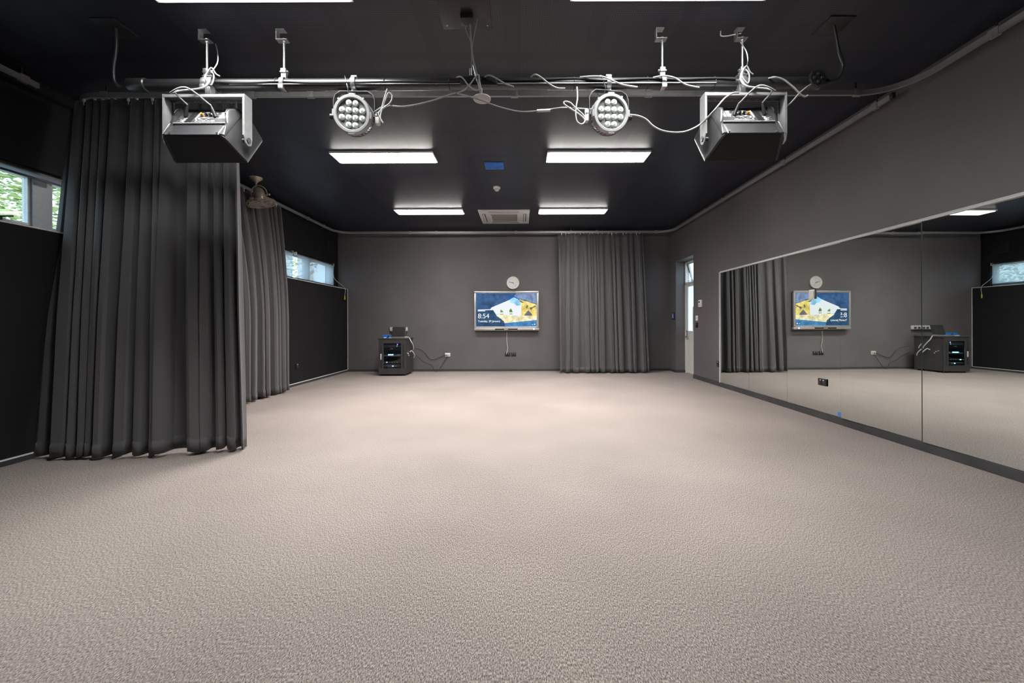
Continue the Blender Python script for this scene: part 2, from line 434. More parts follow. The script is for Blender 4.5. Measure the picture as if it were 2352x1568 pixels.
window('window_1', W1[0], W1[1], (1.55, 2.5, 3.55), 'near left high window in front of the curtain')
window('window_2', W2[0], W2[1], (6.95, 7.95), 'far left high window near the corner')

def blind(y0, y1, drop, label, chain_y, group):
    zt = WZ1 - .035; xb = XLU - .02
    t = thing('roller_blind', label, 'blind', (xb, y0, zt), group)
    bm = BM(); cyl(bm, (xb, y0 + .015, zt), (xb, y1 - .015, zt), .024, 16); obj('roller_tube', bm, 'dark_steel', t)
    for ye in (y0, y1 - .015):
        bm = BM(); bbox(bm, xb - .028, xb + .028, ye, ye + .015, zt - .03, zt + .034, .004); obj('bracket', bm, 'white_plastic', t)
    zb = WZ1 - drop
    bm = BM(); box(bm, xb + .022, xb + .0235, y0 + .03, y1 - .03, zb, zt); obj('blind_fabric', bm, 'blind_mesh', t, smooth=False)
    bm = BM(); bbox(bm, xb + .015, xb + .031, y0 + .03, y1 - .03, zb - .012, zb + .006, .003); obj('bottom_bar', bm, 'dark_steel', t)
    if chain_y:
        bm = BM(); c = chain_y
        tube(bm, [(xb + .03, c, zt), (xb + .05, c, zt - .3), (XLL + .03, c + .02, SILL + .01), (XLL + .04, c + .01, SILL - .17)], .005, 6)
        bm2 = BM(); bbox(bm2, XLL + .030, XLL + .050, c, c + .02, SILL - .26, SILL - .17, .004)
        obj('pull_cord', bm, 'offwhite', t); obj('cord_weight', bm2, 'yellow', t)
    return t
blind(W1[0] + .02, 3.66, .085, 'roller blind rolled up above the near left window', None, None)
blind(7.42, W2[1] - .015, .50, 'translucent roller blind lowered over far left window beside the back corner', 8.86, None)
blind(W2[0] + .02, 7.32, .50, 'translucent roller blind lowered over far left window, half hidden by curtain', None, None)

# ------------------------------------------------------------------ door in the recess (right)
dr = sroot('door_1', (XD, RY0, 0), 'white outside door with glazed panel and top light')
bm = BM(); fx0, fx1 = XD - .01, XD + .07
zt0, zt1 = 1.955, 1.995
for (a, b, c, d) in ((RY0, RY1, RZ - .04, RZ), (RY0, RY1, zt0, zt1), (RY0, RY0 + .04, 0, RZ), (RY1 - .04, RY1, 0, RZ)): box(bm, fx0, fx1, a, b, c, d)
obj('door_frame', bm, 'door_white', dr, smooth=False)
bm = BM(); lx0, lx1 = XD + .005, XD + .045; a, b = RY0 + .045, RY1 - .045
gz0, gz1 = .93, 1.90
box(bm, lx0, lx1, a, b, .01, gz0); box(bm, lx0, lx1, a, b, gz1, zt0 - .004); box(bm, lx0, lx1, a, a + .07, gz0, gz1); box(bm, lx0, lx1, b - .07, b, gz0, gz1)
lf = obj('door_leaf', bm, 'door_white', dr, smooth=False)
bm = BM(); box(bm, lx0 + .014, lx0 + .02, a + .07, b - .07, gz0, gz1); obj('door_glass', bm, 'frosted', lf, smooth=False)
bm = BM(); box(bm, lx0 + .004, lx0 + .010, a + .07, a + .50, gz0 + .01, gz0 + .52); obj('paper_notice', bm, 'print_white', lf, smooth=False)
bm = BM()
bbox(bm, lx0 - .008, lx0 + .002, b - .055, b - .02, .78, .95, .004); cyl(bm, (lx0 - .004, b - .037, .80), (lx0 - .05, b - .037, .80), .010, 10); cyl(bm, (lx0 - .05, b - .045, .80), (lx0 - .05, b - .16, .80), .010, 10)
obj('door_handle', bm, 'steel', lf)
bm = BM(); cyl(bm, (lx0 + .002, b - .037, .92), (lx0 - .02, b - .037, .92), .013, 12); obj('lock', bm, 'dark_steel', lf)
# top-hung awning light above, a bit open
bm = BM(); a, b = RY0 + .04, RY1 - .04; z0, z1 = zt1, RZ - .04; t_ = .035
for q in ((a, b, z0, z0 + t_), (a, b, z1 - t_, z1), (a, a + t_, z0, z1), (b - t_, b, z0, z1)): box(bm, 0, .035, q[0], q[1], q[2] - z1, q[3] - z1)
aw = obj('awning_sash', bm, 'alu_white', dr, smooth=False, world=False); aw.location = (.03, -RY0, z1); aw.rotation_euler = (0, -.22, 0)
ORG[aw.name] = Vector()
bm = BM(); box(bm, .014, .020, a + t_, b - t_, z0 + t_ - z1, -t_); obj('pane', bm, 'glass', aw, smooth=False, world=False)
bm = BM(); cyl(bm, (XD + .02, RY1 - .06, z1 - .02), (XD + .10, RY1 - .06, z0 + .12), .006, 8); cyl(bm, (XD + .02, RY1 - .10, z0 + .03), (XD + .12, RY1 - .10, z0 + .06), .006, 8); obj('stay', bm, 'dark_steel', dr)

# ------------------------------------------------------------------ outside: paving and trees past the left windows
bm = BM(); box(bm, -40, 40, -30, 40, -.30, -.14); struct('ground', bm, 'paving')
def tree(x, y, h, r, label, m):
    t = thing('tree', label, 'tree', (x, y, -.14), 'trees outside the left windows')
    bm = BM(); cyl(bm, (x, y, -.14), (x + .1, y + .05, h * .6), .11, 10, .06); obj('trunk', bm, 'bark', t)
    bm = BM(); rnd = random.Random(int(x * 31 + y * 17))
    for i in range(4200):
        while True:
            p = Vector((rnd.uniform(-1, 1), rnd.uniform(-1, 1), rnd.uniform(-1, 1)))
            if .35 < p.length < 1: break
        c = Vector((x, y, h * .62)) + Vector((p.x * r, p.y * r, p.z * h * .40))
        u = Vector((rnd.gauss(0, 1), rnd.gauss(0, 1), rnd.gauss(0, 1))).normalized(); u2, v2 = frame(u); s = rnd.uniform(.024, .052)
        q = [c + u2 * s * 1.6, c + v2 * s * .6 + u * .02, c - u2 * s * 1.6, c - v2 * s * .6 + u * .02]
        bm.faces.new([bm.verts.new(k) for k in q])
    obj('foliage', bm, m, t, smooth=False)
tree(-7.9, 5.5, 4.8, 1.6, 'light green tree outside the near left window', 'leaf_light')
tree(-11.6, 8.6, 5.6, 1.9, 'darker green tree behind light one outside near left window', 'leaf_dark')
tree(-8.7, 12.4, 5.0, 2.0, 'light green tree outside the far left window, seen in the mirror', 'leaf_light')

# ================================================================== CEILING LAMPS
def lamp(cx, cy, dm='diffuser'):
    t = thing('ceiling_light', 'long white ceiling light panel', 'ceiling light', (cx, cy, ZC), 'long white ceiling light panels')
    w_, d_ = 1.29 / 2, .31 / 2
    bm = BM(); f = .022; z0 = ZC - .022
    for q in ((-w_, w_, -d_, -d_ + f), (-w_, w_, d_ - f, d_), (-w_, -w_ + f, -d_ + f, d_ - f), (w_ - f, w_, -d_ + f, d_ - f)):
        box(bm, cx + q[0], cx + q[1], cy + q[2], cy + q[3], z0, ZC)
    obj('frame', bm, 'lamp_frame', t, smooth=False)
    bm = BM(); bbox(bm, cx - w_ + f, cx + w_ - f, cy - d_ + f, cy + d_ - f, ZC - .033, ZC - .004, .006); obj('diffuser', bm, dm, t)
    return t
lx = (-1.752, .970); ly = (2.435, 5.03, 7.47)
rows = ('nearest the camera', 'in the middle row beside the blue cover', 'in the far row beside the air conditioner')
for j, y in enumerate(ly):
    L0 = lamp(lx[0], y, ('diffuser_dim', 'diffuser', 'diffuser_far')[j])
    for i, x in enumerate(lx):
        lab = '%s long ceiling light panel %s' % (('left', 'right')[i], rows[j])
        if i == 0: L0['label'] = lab
        else: dup(L0, (x, y, ZC), lab)

# ------------------------------------------------------------------ air conditioner cassette
ax0, ax1, ay0, ay1, az = -.825, .150, 7.36, 8.30, ZC - .035
t = thing('air_conditioner', 'square white ceiling cassette air conditioner with brown grille', 'air conditioner', ((ax0 + ax1) / 2, (ay0 + ay1) / 2, ZC))
cx, cy = (ax0 + ax1) / 2, (ay0 + ay1) / 2
bm = BM(); bbox(bm, ax0, ax1, ay0, ay1, az, ZC - .001, .012); obj('panel', bm, 'ac_white', t)
bm = BM(); box(bm, cx - .25, cx + .25, cy - .25, cy + .25, az - .006, az); gr = obj('intake_grille', bm, 'ac_grille', t, smooth=False)
bm = BM()
for i in range(9): box(bm, cx - .25, cx + .25, cy - .245 + i * .06, cy - .235 + i * .06, az - .012, az - .005)
for i in range(2): box(bm, cx - .26 + i * .51, cx - .25 + i * .51, cy - .26, cy + .26, az - .014, az)
for i in range(2): box(bm, cx - .26, cx + .26, cy - .26 + i * .51, cy - .25 + i * .51, az - .014, az)
obj('grille_bars', bm, 'ac_white', gr, smooth=False)
for (a, b, c, d) in ((cx - .28, cx + .28, ay0 + .06, ay0 + .12), (cx - .28, cx + .28, ay1 - .12, ay1 - .06), (ax0 + .06, ax0 + .12, cy - .28, cy + .28), (ax1 - .12, ax1 - .06, cy - .28, cy + .28)):
    bm = BM(); box(bm, a, b, c, d, az - .003, az); s = obj('air_slot', bm, 'ac_slot', t, smooth=False)
    bm = BM(); bbox(bm, a + .008, b - .016 if b - a < .1 else b - .008, c + .008, d - .016 if d - c < .1 else d - .008, az - .012, az - .002, .004); obj('louvre', bm, 'ac_white', s)
# blue cover and sensor
bm = BM(); bbox(bm, -.494, -.243, 5.21, 5.44, ZC - .012, ZC, .003); tag(obj('ceiling_cover', bm, 'blue_cover'), 'small square bright blue cover plate on the ceiling', 'cover')
t = thing('motion_sensor', 'small round white sensor on the ceiling before the air conditioner', 'sensor', (-.39, 6.17, ZC))
bm = BM(); lathe(bm, [(0, 0), (.055, 0), (.055, -.022), (.048, -.03), (0, -.03)], 24, Matrix.Translation((-.39, 6.17, ZC))); obj('base', bm, 'white_plastic', t)
bm = BM(); lathe(bm, [(0, -.028), (.036, -.03), (.038, -.045), (.026, -.062), (0, -.068)], 24, Matrix.Translation((-.39, 6.17, ZC))); obj('dome', bm, 'offwhite', t)

# ------------------------------------------------------------------ wall/ceiling fan
fy = 5.74; f0 = P(588, 408, fy); f0.z = ZC
t = thing('ceiling_fan', 'small bronze caged fan hanging from ceiling beside the left curtains', 'fan', f0)
tilt = Matrix.Rotation(-.17, 4, 'Y') @ Matrix.Rotation(.13, 4, 'X')
fc = Vector((f0.x + .075, fy, P(600, 464, fy).z))
T = Matrix.Translation(fc) @ tilt
bm = BM(); lathe(bm, [(0, 0), (.085, 0), (.075, -.02), (.03, -.06), (.014, -.085), (0, -.085)], 24, Matrix.Translation(f0)); obj('canopy', bm, 'fan_bronze', t)
bm = BM(); ztop = fc.z + .235; cyl(bm, (f0.x, fy, ZC - .08), (f0.x, fy, ztop - .02), .009, 12); obj('drop_rod', bm, 'fan_brass', t)
bm = BM()
pts = [T @ Vector((.115 * math.cos(a), 0, .115 + .122 * math.sin(a))) for a in [PI * k / 14 for k in range(15)]]
pts = [T @ Vector((.118, 0, .085))] + pts + [T @ Vector((-.118, 0, .085))]
tube(bm, pts, .008, 10, 3); obj('yoke', bm, 'fan_brass', t)
bm = BM(); lathe(bm, [(0, .212), (.035, .207), (.062, .182), (.077, .13), (.082, .05), (.076, .02), (0, .02)], 28, T); obj('motor_housing', bm, 'fan_bronze', t)
for s in (-1, 1):
    bm = BM(); cyl(bm, T @ Vector((s * .075, 0, .085)), T @ Vector((s * .15, 0, .085)), .014, 12); obj('pivot_knob', bm, 'fan_brass', t)
bm = BM(); R = .185
for (r_, z) in ((R, -.02), (R * .99, .0), (R * .93, .018), (R * .8, .026), (R * .62, .028), (R * .44, .028), (R * .96, -.045), (R * .8, -.055), (R * .62, -.058), (R * .44, -.06), (R * .25, -.06)):
    torus(bm, r_, .0026, 40, 5, T @ Matrix.Translation((0, 0, z)))
for k in range(20):
    a = 2 * PI * k / 20; ca, sa = math.cos(a), math.sin(a)
    tube(bm, [T @ Vector((r_ * ca, r_ * sa, z)) for r_, z in ((.07, .028), (R * .8, .026), (R, -.005), (R, -.03), (R * .8, -.055), (.04, -.06))], .0020, 4, 3)
obj('cage', bm, 'fan_bronze', t)
bm = BM()
for k in range(3):
    M_ = T @ Matrix.Rotation(2 * PI * k / 3, 4, 'Z') @ Matrix.Translation((0, 0, -.018)) @ Matrix.Rotation(.35, 4, 'X')
    prism(bm, [(.03, -.02), (.09, -.06), (.15, -.055), (.165, 0), (.14, .045), (.03, .02)], .004, M_)
cyl(bm, T @ Vector((0, 0, .02)), T @ Vector((0, 0, -.04)), .03, 16); obj('blades', bm, 'fan_bronze', t)

# ================================================================== CURTAIN TRACKS
ZT = 3.15
def arc(c, r, a0, a1, n=10): return [Vector((c[0] + r * math.cos(a0 + (a1 - a0) * i / n), c[1] + r * math.sin(a0 + (a1 - a0) * i / n), ZT)) for i in range(n + 1)]
XTL, XTR, YTF, YTB, rr = -4.14, 3.36, 3.50, 8.80, .34
path = [Vector((XTR, YF + .3, ZT))] + arc((XTR - rr, YTF - rr), rr, 0, PI / 2) + arc((XTL + rr, YTF + rr), rr, -PI / 2, -PI) + arc((XTL + rr, YTB - rr), rr, PI, PI / 2) + arc((XTR - rr, YTB - rr), rr, PI / 2, 0) + [Vector((XTR, 3.56, ZT))]
t = thing('curtain_track', 'long grey curtain track crossing the room and looping round the back walls', 'curtain track', (0, YTF, ZT))
bm = BM(); sweep_rect(bm, path, .022, .044); obj('rail', bm, 'track_grey', t, smooth=True)
def bracket(par, p, d):
    """p on the track, d = direction the visible face looks (plan)"""
    bm = BM(); M_ = Matrix.Translation(p) @ Matrix.Rotation(math.atan2(d[1], d[0]) + PI / 2, 4, 'Z')
    q = BM(); bbox(q, -.032, .032, -.016, -.011, -.026, .032, .002); box(q, -.006, .006, .012, .018, -.02, .1, 1); box(q, -.032, .032, -.016, .016, -.028, -.023); cyl(q, (0, -.018, .002), (0, -.014, .002), .005, 8)
    merge(bm, q, M_); return obj('bracket', bm, ['track_grey', 'black_plastic'], par)
for px in (395, 580, 715, 1183, 1492, 1645): bracket(t, Vector(((px - VPX) * YTF / FPX, YTF, ZT)), (0, -1))
bracket(t, Vector((3.0, YTF, ZT)), (0, -1)); bracket(t, Vector((-3.72, YTF, ZT)), (0, -1))
for px in (942, 1003, 1186, 1312, 1371, 1508): bracket(t, Vector(((px - VPX) * YTB / FPX, YTB, ZT)), (0, -1))
for y in (3.72, 5.02, 6.55, 7.15, 7.9): bracket(t, Vector((XTR, y, ZT)), (-1, 0))
bracket(t, Vector((XTR, 2.78, ZT)), (-1, 0)); bracket(t, Vector((XTR, 1.9, ZT)), (-1, 0))
for y in (4.6, 6.3, 7.6, 8.2): bracket(t, Vector((XTL, y, ZT)), (1, 0))
bm = BM(); bbox(bm, XTR - .014, XTR + .014, 3.53, 3.565, ZT - .026, ZT + .026, .003); obj('end_cap', bm, 'black_plastic', t)
t = thing('curtain_track', 'short dim curtain track along the left wall above the near window', 'curtain track', (XTL, 1.0, ZT))
bm = BM(); sweep_rect(bm, [Vector((XTL, YF + .3, ZT)), Vector((XTL, 3.36, ZT))], .022, .044); obj('rail', bm, 'track_grey', t)
for y in (.8, 2.2, 3.26): bracket(t, Vector((XTL, y, ZT)), (1, 0))

# ================================================================== CURTAINS
def curtain(label, top, bot, folds, seed, amp, ztop=3.105, zbot=.025, ease=1.0, nh=26, side=1):
    """top/bot: plan polylines (x,y); folds: number of pleats"""
    rnd = random.Random(seed)
    def along(pl, u):
        pl = [Vector((*p, 0)) for p in pl]; Ls = [(b - a).length for a, b in zip(pl, pl[1:])]; tot = sum(Ls); d = u * tot
        for (a, b), l in zip(zip(pl, pl[1:]), Ls):
            if d <= l or (a, b) == (pl[-2], pl[-1]):
                tt = min(1, d / l); return a.lerp(b, tt), (b - a).normalized()
            d -= l
        return pl[-1], (pl[-1] - pl[-2]).normalized()
    ws = [rnd.choice((rnd.uniform(.35, .7), rnd.uniform(.8, 1.9))) for _ in range(folds)]; s_ = sum(ws); cum = [0]
    for q in ws: cum.append(cum[-1] + q / s_)
    am = [min(1.2, .55 + .5 * q) * rnd.uniform(.8, 1.15) for q in ws]; dr = [rnd.uniform(-.8, .8) for _ in range(folds + 1)]; sk = [rnd.uniform(-.25, .25) for _ in range(folds)]
    per = 12; cols = []
    for k in range(folds):
        for j in range(per): cols.append((k, j / per))
    cols.append((folds - 1, 1.0))
    bm = BM(); grid = []
    vs = sorted(set([i / nh for i in range(nh + 1)] + [1 - .105 / (ztop - zbot), 1 - .100 / (ztop - zbot)]))
    for v in vs:
        row = []; e = v
        if ease < 0: e = math.sin(PI / 2 * min(1, v / .62))
        for (k, ph) in cols:
            c0 = cum[k] + dr[k] * v * .35 / folds; c1 = cum[k + 1] + dr[k + 1] * v * .35 / folds
            u = min(1, max(0, c0 + (c1 - c0) * ph))
            a, ta = along(top, u); b, tb = along(bot, u); p = a.lerp(b, e); td = ta.lerp(tb, e).normalized(); nr = Vector((td.y, -td.x, 0))
            A = amp * (.45 + .55 * min(1, v * 1.6)) * am[k]
            sway = math.sin(v * 3.1 + k * 1.7) * .10 * v
            w_ = math.cos(2 * PI * ph + sk[k]); w_ = math.copysign(abs(w_) ** .62, w_)
            lat = math.sin(4 * PI * ph) * .25 * A + sway * A * .6
            q = p + nr * (A * w_) * side + td * lat
            drop = .010 * math.sin(k * 2.3) * v
            z = ztop + (zbot - ztop) * v + (drop if v > .9 else 0)
            if v > 1 - .1025 / (ztop - zbot): q += nr * .004 * side
            row.append(bm.verts.new((q.x, q.y, z)))
        grid.append(row)
    for r0, r1 in zip(grid, grid[1:]):
        for i in range(len(cols) - 1): bm.faces.new((r0[i], r0[i + 1], r1[i + 1], r1[i]))
    o0, _ = along(bot, .5)
    t = thing('curtain', label, 'curtain', (o0.x, o0.y, 0), 'black pleated curtains')
    c = obj('cloth', bm, 'curtain_cloth', t)
    sm = c.modifiers.new('thickness', 'SOLIDIFY'); sm.thickness = .004; sm.offset = 0
    hk = None
    n_h = max(10, int(folds * 1.2))
    bmh = BM(); cyl(bmh, (0, 0, -.024), (0, 0, .030), .0045, 6); box(bmh, -.008, .008, -.006, .006, .006, .030)
    for i in range(n_h):
        p, td = along(top, (i + .5) / n_h + rnd.uniform(-.3, .3) / n_h)
        if hk is None:
            hk = obj('hook', bmh, 'white_plastic', t, world=False); h = hk
        else:
            h = hk.copy(); C.objects.link(h); h.parent = t
        h.location = (p.x - o0.x, p.y - o0.y, ztop - .006)
    return t
curtain('large near left black curtain hanging in front of the near window', [(-4.15, 3.66), (-3.96, 3.52), (-2.53, 3.50)], [(-3.985, 3.30), (-3.78, 3.23), (-3.1, 3.27), (-2.44, 3.46)], 14, 11, .070)
curtain('black curtain on left wall beneath the caged fan', [(-4.12, 4.35), (-4.12, 6.66)], [(-3.86, 4.5), (-3.86, 6.38)], 15, 23, .058, ease=-1)
curtain('black curtain on back wall right of the display', [(.82, 8.80), (2.72, 8.80)], [(.80, 8.66), (2.80, 8.66)], 15, 35, .055)

# ================================================================== LIGHTING BAR
YBAR, ZBAR, RB = 2.87, 2.854, .040
t = thing('lighting_bar', 'long black lighting bar hung from ceiling rods across the room', 'lighting bar', (-.35, YBAR, ZBAR))
bx0, bx1 = -2.86, 2.16
bm = BM(); cyl(bm, (bx0 + .03, YBAR, ZBAR), (bx1, YBAR, ZBAR), RB, 40); obj('pipe', bm, 'black_metal', t)
bm = BM(); box(bm, bx0 + .75, bx1 - .75, YBAR - RB - .002, YBAR - RB + .006, ZBAR - .020, ZBAR - .0155); obj('seam_highlight', bm, 'galvanised', t, smooth=False)  # thin ridge on the pipe, its bright metal standing in for a highlight line
for x0, x1 in ((bx0 - .02, bx0 + .12), (bx1 - .06, bx1 + .02)):
    bm = BM(); lathe(bm, [(0, 0), (.034, .004), (.046, .02), (.047, (x1 - x0)), (.040, (x1 - x0) + .006), (0, (x1 - x0) + .006)], 28, Matrix.Translation((x0, YBAR, ZBAR)) @ Matrix.Rotation(PI / 2, 4, 'Y')); obj('end_cap', bm, 'satin_black', t)
bm = BM(); bbox(bm, -.44, -.172, YBAR - .052, YBAR - .030, ZBAR - .036, ZBAR + .026, .004); jb = obj('junction_box', bm, 'black_plastic', t)
bm = BM()
bm.free()
for x in (-.36, -.29, -.22): bm = BM(); cyl(bm, (x, YBAR - .054, ZBAR + .01), (x, YBAR - .050, ZBAR + .01), .004, 8); obj('screw', bm, 'steel', jb)
for x in (-1.735, 1.033, -2.30, 1.62):
    bm = BM(); cyl(bm, (x, YBAR, ZBAR + .075), (x, YBAR, ZC - .07), .0085, 12); h = obj('hanger_rod', bm, 'galvanised', t)
    bm = BM(); box(bm, x - .05, x - .044, YBAR - .022, YBAR + .022, ZC - .075, ZC - .004); box(bm, x - .05, x + .03, YBAR - .022, YBAR + .022, ZC - .078, ZC - .072)
    cyl(bm, (x, YBAR, ZC - .09), (x, YBAR, ZC - .06), .013, 6); box(bm, x - .05, x + .01, YBAR - .022, YBAR + .022, ZC - .004, ZC); obj('ceiling_bracket', bm, 'galvanised', h, smooth=False)
    bm = BM(); torus(bm, RB + .006, .006, 32, 6, Matrix.Translation((x, YBAR, ZBAR)) @ Matrix.Rotation(PI / 2, 4, 'Y') @ Matrix.Scale(3.0, 4, (0, 0, 1)))
    box(bm, x - .017, x + .017, YBAR - .012, YBAR + .012, ZBAR + RB, ZBAR + RB + .045); bbox(bm, x - .02, x + .02, YBAR - .02, YBAR + .02, ZBAR + .078, ZBAR + .115, .006); cyl(bm, (x - .03, YBAR, ZBAR + .095), (x + .03, YBAR, ZBAR + .095), .008, 10)
    bbox(bm, x - .018, x + .018, YBAR - RB - .012, YBAR - RB + .004, ZBAR - .055, ZBAR - .02, .004)
    obj('clamp', bm, 'galvanised', h)
# cable ties
for px in (640, 888, 1035, 1320, 1487, 1640):
    x = (px - VPX) * YBAR / FPX
    bm = BM(); torus(bm, RB + .003, .003, 24, 5, Matrix.Translation((x, YBAR, ZBAR)) @ Matrix.Rotation(PI / 2, 4, 'Y')); obj('cable_tie', bm, 'cable_black', t)
# socket box on the right end
bm = BM(); oc = Vector((2.135, YBAR - .055, ZBAR + .005))
lathe(bm, [(0, 0), (.058, 0), (.062, .006), (.062, .03), (0, .03)], 8, Matrix.Translation(oc) @ Matrix.Rotation(-PI / 2, 4, 'X')); so = obj('round_outlet', bm, 'black_plastic', t)
bm = BM()
for a in (0, PI / 2, PI, 3 * PI / 2): bbox(bm, oc.x + .028 * math.cos(a) - .010, oc.x + .028 * math.cos(a) + .010, oc.y - .006, oc.y + .004, oc.z + .028 * math.sin(a) - .010, oc.z + .028 * math.sin(a) + .010, .003)
obj('socket_face', bm, 'dark_steel', so)

# supply conduits at both ends
def ceil_at(px, py):
    x, y = deroll(px, py); Y = FPX * (ZC - CAM_H) / (VPY - y); return Vector(((x - VPX) * Y / FPX, Y, ZC))
for (pp, plate, lab) in (([(265, 76), (267, 105), (261, 150), (262, 183), (275, 198), (300, 197)], (262, 62), 'black flexible conduit looping from ceiling plate to left end of lighting bar'),
                         ([(1916, 70), (1926, 115), (1936, 148), (1928, 175), (1906, 187), (1890, 188)], (1915, 58), 'grey flexible conduit looping from ceiling plate to right end of lighting bar')):
    c = ceil_at(*plate); t = thing('supply_conduit', lab, 'conduit', c)
    pts = [P(px, py, c.y + (YBAR - c.y) * (i / (len(pp) - 1))) for i, (px, py) in enumerate(pp)]
    pts = [Vector((pts[0].x, pts[0].y, ZC - .004))] + pts[1:]
    bm = BM(); tube(bm, pts, .0105, 10); obj('conduit', bm, 'satin_black', t)
    bm = BM(); bbox(bm, c.x - .09, c.x + .09, c.y - .09, c.y + .10, ZC - .008, ZC, .003); obj('ceiling_plate', bm, 'black_plastic', t)
    e = pts[-1]; s = 1 if e.x < 0 else -1
    bm = BM(); cyl(bm, e - Vector((s * .03, 0, 0)), e + Vector((s * .03, 0, 0)), .022, 14); cyl(bm, e - Vector((s * .05, 0, 0)), e - Vector((s * .03, 0, 0)), .014, 14); obj('gland', bm, 'black_plastic', t)

# central plate with hanging cable bundle
c = ceil_at(1080, 20)
t = thing('hanging_cable_bundle', 'bundle of thin grey cables dropping from dark ceiling plate to middle of bar', 'cable', (c.x, c.y, ZC))
bm = BM(); bbox(bm, -.56, -.21, 2.52, 2.85, ZC - .010, ZC, .003)
pl = obj('ceiling_plate', bm, 'black_plastic', t)
for x in (-.53, -.39, -.24):
    for y in (2.56, 2.81): bm = BM(); cyl(bm, (x, y, ZC - .014), (x, y, ZC - .008), .006, 8); obj('screw', bm, 'steel', pl)
bm = BM(); bbox(bm, -.42, -.33, 2.69, 2.77, ZC - .05, ZC - .008, .008); obj('cable_gland', bm, 'black_plastic', pl)
for pp, r in (([(1066, 42), (1071, 70), (1082, 98), (1086, 130), (1094, 165), (1100, 200), (1106, 222)], .004), ([(1097, 42), (1090, 75), (1084, 110), (1083, 150), (1082, 176)], .004), ([(1080, 42), (1081, 80), (1084, 120), (1090, 155), (1098, 190), (1105, 224)], .0055)):
    bm = BM(); tube(bm, [P(px, py, 2.74 + .08 * min(1, i / 3)) for i, (px, py) in enumerate(pp)], r, 8); obj('cable', bm, 'cable_grey', t)
bm = BM(); cyl(bm, P(1088, 150, 2.80), P(1097, 186, 2.80), .011, 12); obj('connector', bm, 'galvanised', t)
bm = BM(); cyl(bm, P(1081, 158, 2.80), P(1081, 174, 2.80), .010, 12); obj('connector', bm, 'galvanised', t)
# flat disc hanging under it
dc = P(1107, 227, 2.80)
t = thing('ceiling_disc', 'flat pale round disc hanging below the middle of lighting bar', 'microphone', dc)
bm = BM(); lathe(bm, [(0, .006), (.058, .006), (.063, .003), (.063, -.002), (.058, -.005), (0, -.005)], 40, Matrix.Translation(dc)); obj('plate', bm, 'offwhite', t)
bm = BM(); cyl(bm, dc + Vector((-.004, 0, .004)), dc + Vector((-.004, .0, .075)), .007, 10); obj('stem', bm, 'cable_grey', t)

